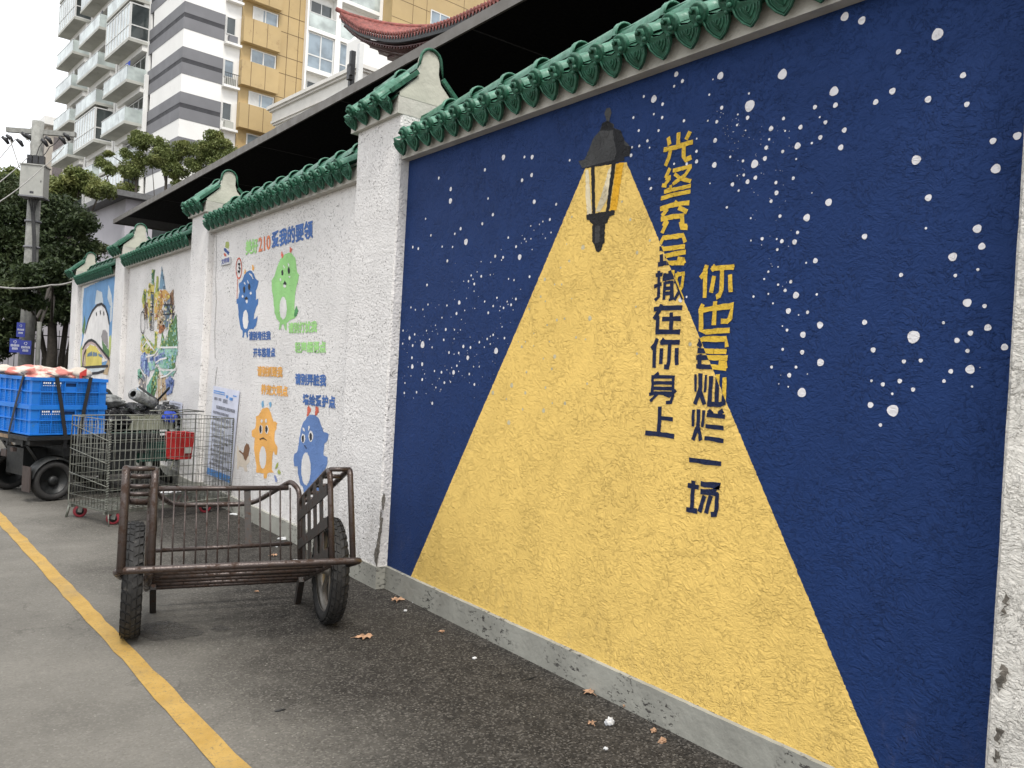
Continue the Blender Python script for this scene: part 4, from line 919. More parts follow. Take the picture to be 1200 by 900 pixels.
# side frames: inner hoop with flat slats, outer post over each wheel, rungs between them
for sg in (-1, 1):
    si, so_ = sg*.45, (-.585 if sg < 0 else .563); H = .52
    ct('side_hoop', rounded(Kp((si, -.43, 0), (si, -.43, H), (si, .45, H-.01), (si, .45, .0)), .07), .019 if sg < 0 else .0165)
    ct('outer_post', rounded(Kp((so_, -.44, -.01), (so_, -.435, H), (so_, .43, H-.01), (si, .455, H-.012)), .05), .021 if sg < 0 else .017)
    for t in (-.425, -.24, .02, .24): ct('rung', Kp((si, t, H-.005), (so_, t, H-.005)), .013)
    for k, t in enumerate((-.24, -.06, .12, .29)):
        part('side_slat', MB().beam(K(si-sg*.012, t, 0), K(si-sg*.012, t, H), .085, .006, Vector((1, 0, 0))), M['cart_flat'], cart)
    for k, (h0, h1) in enumerate(((.05, .05), (.22, .22), (.40, .40))):
        mb = MB(); a = Vector(K(si-sg*.020, -.43, h0)); b = Vector(K(si-sg*.020, .45, h1)); up = Vector(K(0, 0, 1))-Vector(K(0, 0, 0))
        mb.add([a-up*.03, b-up*.03, b+up*.03, a+up*.03]+[p+Vector((sg*.006, 0, 0)) for p in (a-up*.03, b-up*.03, b+up*.03, a+up*.03)], [(0,1,2,3),(7,6,5,4),(0,4,5,1),(3,2,6,7)])
        part('side_band', mb, M['cart_flat'], cart)
    # wheel
    wr = .305; x = sg*.53
    wmb = MB(); prof = []
    for k in range(13):
        a = math.pi*(k/12); prof.append((wr-.050+.050*math.sin(a)**.62, -.050*math.cos(a)))
    prof = [(wr-.075, -.03)]+prof+[(wr-.075, .03)]
    wmb.lathe(prof, (x, 0, wr), (1, 0, 0), 48)
    tyre = part('wheel', wmb, M['rubber'], cart)
    # tread blocks: chevrons and side lugs
    tb = MB(); N = 36
    for k in range(N):
        a0 = 2*math.pi*k/N; da = 2*math.pi/N
        def TP(xx, ang, r): return (x+xx, r*math.sin(ang), wr+r*math.cos(ang))
        for side in (-1, 1):
            for (xa, xb, s0, s1, hh) in ((.003, .021, .04, .80, .004), (.026, .043, .30, 1.02, .002), (.044, .0505, .30, .95, -.012)):
                pts = []
                for (xx, an) in ((xa, s0), (xb, s0+.22), (xb, s1+.22-.0), (xa, s1)):
                    pts.append((side*xx, a0+da*(an+(.5 if side > 0 else 0))))
                r1 = wr+hh; r0 = r1-.012; vs = [TP(p[0], p[1], r0) for p in pts]+[TP(p[0], p[1], r1 - (.0 if abs(p[0]) < .03 else .004)) for p in pts]
                tb.add(vs, [(4,5,6,7),(0,1,5,4),(1,2,6,5),(2,3,7,6),(3,0,4,7)])
    part('tread', tb, M['rubber'], tyre, kind='stuff')
    rm = MB().lathe([(wr-.078, -.034), (wr-.060, -.036), (wr-.066, -.024), (wr-.090, -.012), (wr-.090, .012), (wr-.066, .024), (wr-.060, .036), (wr-.078, .034)], (x, 0, wr), (1, 0, 0), 36)
    rm.lathe([(0, -.045), (.022, -.045), (.022, -.03), (.033, -.02), (.033, .02), (.022, .03), (.022, .045), (0, .045)], (x, 0, wr), (1, 0, 0), 14)
    for k in range(6):
        a = 2*math.pi*k/6+.3; rm.beam((x, .02*math.sin(a), wr+.02*math.cos(a)), (x, (wr-.088)*math.sin(a), wr+(wr-.088)*math.cos(a)), .035, .012, Vector((1, 0, 0)))
    part('rim', rm, M['rim'], tyre)
    part('axle_plate', MB().beam(K(si*.99, -.02, .02), (si, 0, wr-.03), .05, .01, Vector((1, 0, 0))), M['cart_flat'], cart)
    lx = sg*.42; part('leg', MB().beam(K(lx, .30, -.01), (lx+.01, .42, .0), .05, .035, Vector((1, 0, 0))), M['cart_flat'], cart)
ct('axle', [(-.56, 0, .305), (.56, 0, .305)], .014)
for s in (-.45, .45): part('open_tube_end', MB().lathe([(.0135, 0), (.0135, .004), (0, .004)], K(s, -.43, .028), K(0, -1, 0.3), 10), M['iron'], cart)
# ================================================================== big wire trolley
A7 = Vector((1.535, 7.75, 0)); az = math.radians(20.5)
tr = thing('wire_trolley', 'large galvanised wire mesh trolley with red casters beside the wall', 'trolley', A7, az)
LX, LY, Z0, Z1 = 1.31, .60, .135, .935       # local x toward the wall, y away
def grid(name, axis, c, a0, a1, na, nb, z0=Z0, z1=Z1, r=.0026):
    """one mesh side: upright and level wires, each side one part; its wires are sub-parts"""
    fr = MB()
    pt = (lambda a, z: (a, c, z)) if axis == 'x' else (lambda a, z: (c, a, z))
    fr.tube([pt(a0, z0), pt(a1, z0), pt(a1, z1), pt(a0, z1)], .006, 6, closed=True)
    side = part(name, fr, M['wire'], tr)
    for k in range(1, na): a = a0+(a1-a0)*k/na; part('wire', MB().tube([pt(a, z0), pt(a+rng.normal(0, .002), (z0+z1)/2), pt(a, z1)], r, 5), M['wire'], side)
    for k in range(1, nb): z = z0+(z1-z0)*k/nb; part('wire', MB().tube([pt(a0, z), pt((a0+a1)/2, z+rng.normal(0, .003)), pt(a1, z)], r, 5), M['wire'], side)
    return side
grid('mesh_side', 'x', 0, 0, LX, 26, 9); grid('mesh_side', 'x', LY, 0, LX, 22, 9)
grid('mesh_end', 'y', 0, 0, LY, 13, 9); grid('mesh_end', 'y', LX, 0, LY, 13, 9)
fl = MB()
for k in range(1, 26): x = LX*k/26; fl.tube([(x, 0, Z0), (x, LY, Z0)], .003, 4)
for k in range(1, 10): y = LY*k/10; fl.tube([(0, y, Z0+.006), (LX, y, Z0+.006)], .003, 4)
part('mesh_floor', fl, M['wire'], tr, kind='stuff')
co = MB()        # spiral hinge at the front corner
for c in ((0, 0), (LX, 0)): co.tube([(c[0]+.011*math.cos(k*1.3), c[1]+.011*math.sin(k*1.3), Z0+(Z1-Z0)*k/170) for k in range(171)], .0045, 4)
part('corner_spiral', co, M['wire'], tr, kind='stuff')
for k in range(3): part('brace_wire', MB().tube([(-.006, 0, .35+.2*k), (-.006, LY, .42+.22*k)], .004, 5), M['wire'], tr)
rim_ = MB(); rim_.tube([(.70, LY*.2, Z1+.03), (.95, LY*.5, Z1+.05), (1.2, LY*.55, Z1+.05), (1.2, LY*.95, Z1+.05), (.75, LY*.95, Z1+.04)], .006, 6); rim_.tube([(.70, LY*.2, Z1+.03), (.70, LY*.2, Z1)], .006, 6)
part('folded_lid_wire', rim_, M['wire'], tr)
un = MB().box((0, .02, Z0-.035), (LX, .05, Z0-.008)); un.box((0, LY-.05, Z0-.035), (LX, LY-.02, Z0-.008)); un.box((.05, .05, Z0-.03), (.09, LY-.05, Z0-.01)); un.box((LX-.09, .05, Z0-.03), (LX-.05, LY-.05, Z0-.01))
part('base_frame', un, M['wire'], tr)
for x, y in ((.10, .05), (LX-.25, .05), (.08, LY-.06), (LX-.15, LY-.06)):
    c = part('caster', MB().lathe([(0, -.016), (.045, -.016), (.058, -.012), (.058, .012), (.045, .016), (0, .016)], (x, y, .059), (math.cos(.9), math.sin(.9), 0), 18), M['red_caster'], tr)
    part('caster_hub', MB().lathe([(0, -.019), (.034, -.019), (.034, .019), (0, .019)], (x, y, .059), (math.cos(.9), math.sin(.9), 0), 14), M['iron'], c)
    f = MB()
    for s_ in (-.024, .024): f.beam((x+s_*math.cos(.9), y+s_*math.sin(.9), .05), (x+s_*math.cos(.9)+.02, y+s_*math.sin(.9), .155), .034, .004, Vector((math.cos(.9), math.sin(.9), 0)))
    part('caster_fork', f, M['wire'], c)
part('stand_leg', MB().tube([(.02, -.02, .0), (.03, .02, Z0)], .006, 6), M['wire'], tr)
part('stand_leg', MB().tube([(.0, LY+.02, .0), (.02, LY, Z0)], .012, 6), M['wire'], tr)
def crumple(name, c, r, m, label, cat, seed=1, jit=.5, group=None, n=12, rz=0):
    n = n*2; mb = MB(); c = Vector(c); vs = []; mm = max(8, int(n*.6)); se = Vector((seed*7.3, seed*1.7, 0))
    for i in range(mm+1):
        th = math.pi*i/mm
        for k in range(n):
            a = 2*math.pi*k/n; p = Vector((math.sin(th)*math.cos(a), math.sin(th)*math.sin(a), math.cos(th)))
            f = 1+jit*noise.noise(p*1.8+se)+jit*.45*(.25-abs(noise.noise(p*4.2+se)))+jit*.3*(.2-abs(noise.noise(p*9+se)))
            p = Matrix.Rotation(rz, 3, 'Z') @ Vector((p.x*r[0]*f, p.y*r[1]*f, p.z*r[2]*f)); vs.append(c+p)
    mb.add(vs, [(i*n+k, (i+1)*n+k, (i+1)*n+(k+1) % n, i*n+(k+1) % n) for i in range(mm) for k in range(n)], n > 26)
    return solo(name, mb, m, label, cat, group)
pt = A7+Matrix.Rotation(az, 3, 'Z') @ Vector((.78, .25, .215))
crumple('crumpled_paper', pt, (.12, .06, .03), M['paper'], 'crumpled white paper lying on the floor of the wire trolley', 'litter', 4)

# ================================================================== cargo tricycle with stacked blue crates
CR0 = at(37, 476, 8.0)
TZ = .67; ta = math.radians(18)
tri = thing('cargo_tricycle', 'black cargo tricycle with fat tyres carrying stacked blue crates', 'tricycle', (CR0.x, CR0.y, 0), ta)
# local x along the vehicle towards the wall, y away to the left
BW, BL = 1.12, 1.35
part('load_bed', MB().box((-.05, -.05, TZ-.05), (BL, BW, TZ-.012)), M['black_paint'], tri)
fr = MB()
for y in (.12, BW-.12): fr.box((-.02, y-.02, TZ-.12), (BL+.3, y+.02, TZ-.052))
for x in (0, .4, .8, 1.2): fr.box((x, .0, TZ-.10), (x+.04, BW-.05, TZ-.06))
for y in (.30, BW-.3): fr.tube([(.1, y, TZ-.1), (.25, y, .33), (.7, y, .30), (1.1, y, TZ-.1)], .02, 6)
fr.tube([(.3, .10, .30), (.3, BW-.1, .30)], .03, 8)
part('frame', fr, M['black_paint'], tri)
part('wooden_board', MB().box((-.052, .35, TZ-.055), (-.045, .75, TZ-.02)), M['wood'], tri)
for y, x in ((.02, .24), (BW-.18, .24)):
    wr = .205
    prof = [(wr-.07, -.04)]+[(wr-.05+.05*math.sin(math.pi*k/10)**.6, -.06*math.cos(math.pi*k/10)) for k in range(11)]+[(wr-.07, .04)]
    wh = part('wheel', MB().lathe(prof, (x, y, wr), (0, 1, 0), 36), M['rubber'], tri)
    tb = MB(); N = 34
    for k in range(N):
        a = 2*math.pi*k/N
        for sd, off in ((-1, 0), (1, .5)):
            a2 = a+off*2*math.pi/N; P = []
            for (yy, an, rr) in ((.004, 0, .004), (.05, .07, -.004), (.05, .15, -.004), (.004, .09, .004)):
                P.append((x+(wr+rr)*math.sin(a2+an), y+sd*yy, wr+(wr+rr)*math.cos(a2+an)))
            tb.add(P, [(0, 1, 2, 3)])
    part('tread', tb, M['rubber'], wh, kind='stuff')
    r_ = MB().lathe([(wr-.07, -.045), (wr-.075, -.03), (.03, -.012), (.03, .012), (wr-.075, .03), (wr-.07, .045)], (x, y, wr), (0, 1, 0), 30)
    r_.lathe([(0, -.05), (.04, -.05), (.05, -.03), (.05, .03), (.04, .05), (0, .05)], (x, y, wr), (0, 1, 0), 14)
    for k in range(5): a = 2*math.pi*k/5; r_.beam((x, y, wr), (x+(wr-.09)*math.sin(a), y, wr+(wr-.09)*math.cos(a)), .035, .03, Vector((0, 1, 0)))
    part('rim', r_, M['black_paint'], wh)
    mg = MB(); vs = []; n = 12
    for k in range(n+1):
        a = math.radians(-80+170*k/n)
        for yy in (-.075, -.05, .05, .075): rr = wr+.035-(.02 if abs(yy) > .06 else 0); vs.append((x+rr*math.sin(a), y+yy, wr+rr*math.cos(a)))
    mg.add(vs, [(4*k+j, 4*k+j+1, 4*k+j+5, 4*k+j+4) for k in range(n) for j in range(3)], True)
    part('mudguard', mg, M['black_paint'], tri)
    part('mud_flap', MB().box((x-wr-.045, y-.08, .11), (x-wr-.035, y+.08, .36)), M['mudguard'], tri)
part('motor_box', MB().box((.12, .38, .22), (.52, .74, .50)), M['black_paint'], tri); part('dark_skirt', MB().box((.35, .04, .44), (1.25, BW-.04, .56)), M['black_paint'], tri); part('battery_box', MB().box((.62, .05, .22), (1.15, .60, .45)), M['black_paint'], tri)  # black boxes and a skirt added to make the underside dark
part('tail_lamp', MB().box((-.02, .30, TZ-.19), (.02, .36, TZ-.15)), M['mudguard'], tri)
part('number_board', MB().box((-.03, .42, .42), (-.02, .53, .49)), M['mudguard'], tri)
hb = MB().tube([(BL+.35, BW*.45, .5), (BL+.30, BW*.45, 1.0), (BL+.28, .25, 1.16)], .014, 8); hb.tube([(BL+.30, BW*.45, 1.0), (BL+.28, BW-.25, 1.14)], .014, 8)
part('handlebar', hb, M['black_paint'], tri)
fw = part('wheel', MB().lathe([(.20, -.03), (.235, -.045), (.275, -.02), (.275, .02), (.235, .045), (.20, .03)], (BL+.55, BW*.45, .275), (0, 1, 0), 30), M['rubber'], tri)
part('fork', MB().tube([(BL+.35, BW*.45, .95), (BL+.55, BW*.45-.06, .275)], .016, 6), M['black_paint'], tri)
# crates: ribbed walls with a real lattice of holes
def crate(loc, label, text):
    t = thing('plastic_crate', label, 'crate', loc, ta, 'blue crates stacked on the tricycle'); H = .29; LXc, LYc = .74, 1.08; th = .006
    body = MB(); lat = MB(); ribs = MB()
    for f in range(4):
        L = LXc if f % 2 == 0 else LYc
        org, ux, nn = [((0, 0), (1, 0), (0, -1)), ((LXc, 0), (0, 1), (1, 0)), ((LXc, LYc), (-1, 0), (0, 1)), ((0, LYc), (0, -1), (-1, 0))][f]
        def BX(mb, a0, a1, z0, z1, o0, o1):
            pts = [(org[0]+ux[0]*a+nn[0]*o, org[1]+ux[1]*a+nn[1]*o, z) for z in (z0, z1) for (a, o) in ((a0, o1), (a1, o1), (a1, o0), (a0, o0))]
            mb.add(pts, [(0,3,2,1),(4,5,6,7),(0,1,5,4),(1,2,6,5),(2,3,7,6),(3,0,4,7)])
        for z0, z1, o in ((H-.035, H-.002, .016), (H*.5-.006, H*.5+.006, .013), (0, .014, .013)): BX(body, -.013 if f % 2 == 0 else 0, L+(.013 if f % 2 == 0 else 0), z0, z1, 0, o)
        BX(body, 0, .075, 0, H-.035, -th, .003); BX(body, L-.075, L, 0, H-.035, -th, .003)
        nb = 5 if f % 2 == 0 else 8; pw = (L-.15)/nb
        for k in range(nb+1): BX(ribs, .075+pw*k-.004, .075+pw*k+.004, 0, H-.03, 0, .012)
        for k in range(nb):
            for (z0, z1) in ((.014, H*.5-.006), (H*.5+.006, H-.035)):
                a0, a1 = .075+pw*k+.004, .075+pw*(k+1)-.004
                if (z0 > .1 and k == nb//2 and f % 2 == 0): 
                    BX(lat, a0, a1, z0, z0+.05, -th, 0); BX(lat, a0, a1, z1-.02, z1, -th, 0); continue
                na, nz = 7, 7
                for j in range(na+1): c = a0+(a1-a0)*j/na; BX(lat, c-.0035, c+.0035, z0, z1, -th, 0)
                for j in range(nz+1): c = z0+(z1-z0)*j/nz; BX(lat, a0, a1, c-.0032, c+.0032, -th-.0005, .0005)
    part('crate_body', body, M['crate'], t); part('rib', ribs, M['crate'], t)
    part('wall_lattice', lat, M['crate'], t, kind='stuff'); part('crate_floor', MB().box((.01, .01, .003), (LXc-.01, LYc-.01, .010)), M['crate_shade'], t)
    part('liner', MB().box((.02, .02, .012), (LXc-.02, LYc-.02, H-.03)), M['crate_shade'], t)  # solid box in darkened blue, puts shade behind the lattice holes
    pm = MB()
    for k in range(9):      # faint white moulded print, unreadable in the photograph
        x = .095+.020*k; z = H*.78; pm.box((x, -.0135, z), (x+.013, -.013, z+.016)) if k not in (4,) else None
        pm.box((x, -.0135, z-.022), (x+.009, -.013, z-.014))
    part('white_print', pm, M['sign_white'], t)
    return t
crate((CR0.x, CR0.y, TZ), 'lower blue lattice crate resting on the tricycle bed', 0)
crate((CR0.x, CR0.y, TZ+.287), 'upper blue lattice crate under the striped bags', 0)
RZ = Matrix.Rotation(ta, 3, 'Z'); LW = lambda x, y, z: CR0.xy.to_3d()+RZ @ Vector((x, y, z))
def strap(x, y, x2, y2, lab):
    mb = MB(); zt = TZ+.29*2+.004
    pts = [LW(x*.9+.02, max(y, .08)+.1, zt+.03), LW(x, y, zt+.006), LW((x+x2)/2, (y+y2)/2, TZ+.30), LW(x2, y2, TZ-.05), LW(x2, y2+.02, TZ-.14)]
    d = RZ @ (Vector((1, 0, 0)) if y < 0 else Vector((0, 1, 0))); n_ = RZ @ (Vector((0, -1, 0)) if y < 0 else Vector((-1, 0, 0)))
    vs = []
    for p in pts: vs += [p-d*.019, p+d*.019, p+d*.019+n_*.004, p-d*.019+n_*.004]
    fs = []
    for i in range(len(pts)-1):
        for j in range(4): a = 4*i+j; b = 4*i+(j+1) % 4; fs.append((a, b, b+4, a+4))
    mb.add(vs, fs); solo('rubber_strap', mb, M['strap'], lab, 'strap', 'black straps over the crates')
strap(.215, -.022, .33, -.035, 'middle black strap slanting down the front of the blue crates')
strap(.56, -.022, .46, -.035, 'black strap leaning left near the wire trolley end of the crates')
strap(-.022, .14, -.035, .38, 'leftmost black strap on the left flank of the blue crates')
# bags on the crates
zt = TZ+.56
def bagp(x, y, z): return LW(x, y, z)
crumple('woven_bag', bagp(.22, .46, zt+.03), (.24, .20, .085), M['bag_pink'], 'pinkish woven bag sagging over the middle of the blue crates', 'bag', 2, .45, n=18, rz=ta)
crumple('woven_bag', bagp(.16, .86, zt+.03), (.22, .19, .07), M['bag'], 'beige bag at the left end of the blue crates', 'bag', 5, .5, n=16, rz=ta)
crumple('woven_bag', bagp(.40, .26, zt+.03), (.16, .13, .07), M['bag_pink'], 'pale bag in the middle of the load on the blue crates', 'bag', 8, .5, n=16, rz=ta)
rb = crumple('striped_bag', bagp(.56, .20, zt+.045), (.11, .10, .085), M['bag'], 'white bag with a red square on the right end of the crates', 'bag', 11, .25, n=16, rz=ta)
pp = bagp(.47, .085, zt+.055); v_ = []
for i in range(5):
    for j in range(5): p = LW(.44+.018*i, .088-.0*i, zt+.02+.018*j+.012*i); p.z -= .02; p += RZ @ Vector((.06, -.0, 0)); v_.append(p)
mbp = MB().add(v_, [(5*i+j, 5*i+j+1, 5*i+j+6, 5*i+j+5) for i in range(4) for j in range(4)]); part('red_square', mbp, M['bag_red'], rb, True)

# ================================================================== second tricycle, loaded, behind the wire trolley
G0 = at(128, 540, 8.75); G0 = Vector((G0.x, G0.y, 0))
tg = thing('cargo_tricycle', 'dark green cargo tricycle loaded with black bags behind the wire trolley', 'tricycle', G0, ta)
gb = MB().box((0, 0, .50), (1.0, .8, .53))
part('load_bed', gb, M['green_paint'], tg)
for z in (.34, .44, .54, .66):
    part('side_rail', MB().tube([(0, 0, z), (1.0, 0, z), (1.0, .8, z), (0, .8, z)], .011, 6, closed=True), M['green_paint'], tg)
for k in range(7): part('side_post', MB().tube([(k/6, 0, .32), (k/6, 0, .68)], .010, 6), M['green_paint'], tg)
part('side_panel', MB().box((.02, .005, .33), (.98, .012, .50)), M['green_paint'], tg)
for y in (.08, .72):
    w_ = part('wheel', MB().lathe([(.20, -.02), (.26, -.03), (.28, 0), (.26, .03), (.20, .02)], (.2, y, .28), (0, 1, 0), 26), M['rubber'], tg)
    part('rim', MB().lathe([(.2, -.02), (.205, 0), (.2, .02)], (.2, y, .28), (0, 1, 0), 26).lathe([(0, -.04), (.03, -.04), (.03, .04), (0, .04)], (.2, y, .28), (0, 1, 0), 10), M['rim'], w_)
fwx = 1.42; fy = .30
w_ = part('wheel', MB().lathe([(.19, -.02), (.235, -.028), (.255, 0), (.235, .028), (.19, .02)], (fwx, fy, .255), (0, 1, 0), 26), M['rubber'], tg)
sp = MB().lathe([(.19, -.018), (.195, 0), (.19, .018)], (fwx, fy, .255), (0, 1, 0), 26)
for k in range(14): a = 2*math.pi*k/14; sp.beam((fwx, fy, .255), (fwx+.19*math.sin(a), fy, .255+.19*math.cos(a)), .004, .004)
part('rim', sp, M['rim'], w_)
fk = MB(); fk.tube([(fwx, fy-.05, .255), (fwx-.10, fy-.05, .60), (fwx-.14, fy, .74), (fwx-.16, fy, .95)], .015, 6); fk.tube([(fwx, fy+.05, .255), (fwx-.10, fy+.05, .60), (fwx-.14, fy, .74)], .015, 6)
fk.tube([(fwx-.13, fy, .68), (1.0, fy, .42), (.8, fy, .40)], .02, 6); fk.tube([(fwx-.13, fy, .62), (1.1, fy, .30), (.9, fy, .30)], .016, 6)
part('frame', fk, M['green_paint'], tg)
part('handlebar', MB().tube([(fwx-.30, fy-.32, .97), (fwx-.18, fy-.22, 1.02), (fwx-.16, fy, .96), (fwx-.18, fy+.22, 1.02), (fwx-.30, fy+.32, .97)], .011, 6), M['rim'], tg)
for s_ in (-1, 1): part('handle_grip', MB().tube([(fwx-.42, fy+s_*.34, .95), (fwx-.28, fy+s_*.315, .975)], .018, 8), M['iron'], tg)
part('saddle', MB().ball((1.12, fy, .80), (.13, .08, .04), 12, 6), M['iron'], tg)
# red basket, slatted, its own thing clipped to the tricycle's nose
bp = at(210.5, 522, 8.0)
bk = thing('red_basket', 'red plastic basket with a grey label hanging at the end of the green tricycle', 'basket', bp, az)
bm_ = MB(); n = 18; rr = [(.085, -.115), (.105, .11)]; vs = []
fr_ = MB(); w0, w1, d0, d1 = .085, .102, .065, .08
for z, w_0, d_0 in ((-.125, w0, d0), (.125, w1, d1)): fr_.tube([(-w_0, -d_0, z), (w_0, -d_0, z), (w_0, d_0, z), (-w_0, d_0, z)], .008, 6, closed=True)
for k in range(11):
    f = k/10; fr_.beam((-w0+2*w0*f, -d0, -.125), (-w1+2*w1*f, -d1, .125), .013, .005, Vector((0, 1, 0))); fr_.beam((-w0+2*w0*f, d0, -.125), (-w1+2*w1*f, d1, .125), .013, .005, Vector((0, 1, 0)))
for k in range(8):
    f = k/7
    for s_ in (-1, 1): fr_.beam((s_*w0, -d0+2*d0*f, -.125), (s_*w1, -d1+2*d1*f, .125), .013, .005, Vector((1, 0, 0)))
part('slats', fr_, M['red_plastic'], bk, kind='stuff'); part('liner', MB().prism([(-w0+.01, -d0+.008, -.12), (w0-.01, -d0+.008, -.12), (w0+.008, -d1+.012, .11), (-w0-.008, -d1+.012, .11)], (0, .14, 0)), M['red_plastic'], bk)
part('label_plate', MB().box((.0, -d1-.012, -.07), (.07, -d1-.004, -.01)), M['box_paint'], bk)
part('hanging_strap', MB().tube([(-.05, 0, -.12), (-.09, 0, -.24)], .007, 6), M['beige_plastic'], bk)
# the load
def L2(x, y, z): return G0+RZ @ Vector((x, y, z))
bx = thing('beige_box', 'ribbed beige plastic box in the green tricycle bed', 'box', L2(.22, .0, .69), ta)
part('box_body', MB().box((0, .0, 0), (.52, .30, .155)), M['beige_plastic'], bx)
for k in range(7): part('rib', MB().box((.02+.08*k, -.010, .005), (.032+.08*k, .0, .15)), M['beige_plastic'], bx)
bags = [((.05, .30, .80), (.28, .28, .16), 'black_bag', 'glossy black bag at the left end of the green tricycle load'), ((.50, .35, .86), (.24, .24, .10), 'black_bag', 'black plastic bag heaped in the middle of the green tricycle load'),
        ((.85, .25, .82), (.20, .22, .14), 'black_bag', 'black bag beside the blue cloth on the tricycle'), ((-.02, .22, .60), (.16, .2, .13), 'black_bag', 'low black bag wedged behind the crates'), ((.35, .3, .62), (.3, .2, .12), 'black_bag', 'flat black bag lying under the heap')]
for k, (c, r, m, lab) in enumerate(bags): crumple('plastic_bag', L2(*c), r, M[m], lab, 'bag', 20+k, .55, 'bags heaped on the green tricycle', n=18, rz=ta)
crumple('plastic_bag', L2(.08, .25, .99), (.19, .14, .07), M['grey_bag'], 'pale clear bag lying on top of the heap next to the crates', 'bag', 31, .4, 'bags heaped on the green tricycle', n=16, rz=ta)
crumple('blue_cloth', L2(.66, -.03, .84), (.085, .05, .065), M['blue_cloth'], 'bright blue cloth tucked over the trolley edge', 'cloth', 33, .4, n=14, rz=ta)
def rolled(c, d, L, r, m, lab, ri=.6):
    c = Vector(c); d = Vector(d).normalized(); mb = MB().lathe([(r*ri, 0), (r, 0), (r*1.04, L*.3), (r*.95, L*.7), (r, L), (r*ri, L)], c, d, 16)
    t = solo('sheet_roll', mb, m, lab, 'roll'); part('dark_core', MB().lathe([(r*ri, 0), (r*ri, L*.4), (0, L*.4)], c, d, 14), M['iron'], t, True)
rolled(L2(.26, .05, 1.09), RZ @ Vector((.9, .35, -.32)), .36, .062, M['grey_bag'], 'grey roll of plastic sheet with a dark open end on the heap')
rolled(L2(.86, -.05, 1.03), RZ @ Vector((.95, .15, .05)), .36, .052, M['black_bag'], 'black tube with an open end pointing at the crates', .8)
cap_ = L2(.12, .45, 1.06); crumple('black_helmet', cap_, (.11, .11, .075), M['black_paint'], 'shiny dark helmet lying on the heap behind the crates', 'helmet', 41, .08, n=18)
solo('grey_plank', MB().beam(L2(.96, .0, 1.02), L2(1.36, .10, 1.035), .12, .022), M['roof_edge'], 'dark flat board resting over the tricycle handlebar', 'board')

# ================================================================== litter and leaves
def leaf(u, v, s, rot, lab, z=.006):
    c = ong(u, v, 0); out = []; lobes = 5
    for k in range(lobes*4):
        a = 2*math.pi*k/(lobes*4); r = s*(1.0 if k % 4 == 0 else (.80 if k % 2 else .62)); r *= (1+.25*math.sin(k*2.7)); out.append((r*math.cos(a+rot), r*.8*math.sin(a+rot)))
    vs = [(c.x, c.y, z+.010)]+[(c.x+x, c.y+y, z+.012*abs(math.sin(3*math.atan2(y, x)))) for x, y in out]
    n = len(out); vs += [(x, y, zz-.0015) for x, y, zz in vs]
    fs = [(0, i+1, (i+1) % n+1) for i in range(n)]+[(n+1, (i+1) % n+n+2, i+n+2) for i in range(n)]+[(i+1, i+n+2, (i+1) % n+n+2, (i+1) % n+1) for i in range(n)]
    t = solo('fallen_leaf', MB().add(vs, fs), M['leaf_dry'], lab, 'leaf', 'dry leaves on the asphalt')
    part('leaf_stem', MB().tube([(c.x, c.y, z+.012), (c.x+s*1.5*math.cos(rot+2.5), c.y+s*1.5*math.sin(rot+2.5), z+.003)], .0015, 4), M['leaf_dry'], t, True)
leaf(427, 748, .052, .4, 'largest dry leaf lying on the road right of the cart'); leaf(466, 704, .048, 1.6, 'dry leaf below the foot of the blue panel')
leaf(690, 813, .035, 2.2, 'flat brown leaf against the plinth under the lettering'); leaf(301, 695, .014, 0, 'tiny yellow leaf under the cart deck'); leaf(732, 830, .012, 1, 'leaf fragment close to the plinth'); leaf(321, 652, .03, .5, 'brown leaf behind the cart beside white scraps')
leaf(518, 742, .016, .2, 'small orange leaf scrap right of the larger leaves'); leaf(693, 850, .02, 2, 'broken dark leaf left of the white paper')
lit = [(714, 849, (.022, .016, .018), 'paper', 'crumpled white tissue on the dark asphalt under the lettering'), (766, 858, (.014, .012, .010), 'leaf_dry', 'small ochre crumb next to the plinth'), (776, 870, (.020, .012, .012), 'leaf_dry', 'larger ochre crumb next to the plinth'),
       (449, 687, (.05, .02, .010), 'paper', 'pale rubble dust at the foot of the pillar'), (486, 706, (.018, .010, .006), 'paper', 'white paper scrap near the plinth of the blue panel'), (556, 772, (.012, .010, .006), 'paper', 'white chip on the dark asphalt'),
       (345, 659, (.05, .025, .012), 'paper', 'white plastic scrap behind the right wheel of the cart'), (332, 632, (.05, .02, .012), 'paper', 'white tissue near the wall behind the cart'), (322, 640, (.012, .045, .006), 'paper', 'thin white strip standing in the litter'),
       (275, 603, (.05, .03, .008), 'paper', 'flat white scrap under the far end of the wire trolley'), (475, 716, (.012, .010, .005), 'paper', 'curled white crumb left of the plinth'), (710, 878, (.010, .008, .006), 'paper', 'grey pebble at the lower edge of the road'),
       (620, 796, (.05, .007, .005), 'iron', 'dark twig lying on the dark asphalt'), (329, 833, (.022, .006, .004), 'iron', 'thin dark twig on the lighter road')]
for k, (u, v, r, m, lab) in enumerate(lit):
    c = ong(u, v, 0); crumple('litter_scrap', (c.x, c.y, r[2]*.6), r, M[m], lab, 'litter', 50+k, .6, n=9)
mb = MB()
for k in range(300):     # loose grit gathered along the foot of the wall
    y = rng.uniform(1.2, 9); x = 2.745-abs(rng.normal(0, .12)); s_ = rng.uniform(.0015, .004)
    mb.add([(x-s_, y-s_, .001), (x+s_, y-s_, .001), (x, y+s_, .001), (x, y, s_*1.3)], [(0,1,3),(1,2,3),(2,0,3)])
tag(place('grit', mb.mesh('grit', M['mortar'])), kind='stuff')
mb = MB(); o_ = ong(195, 742, .0)
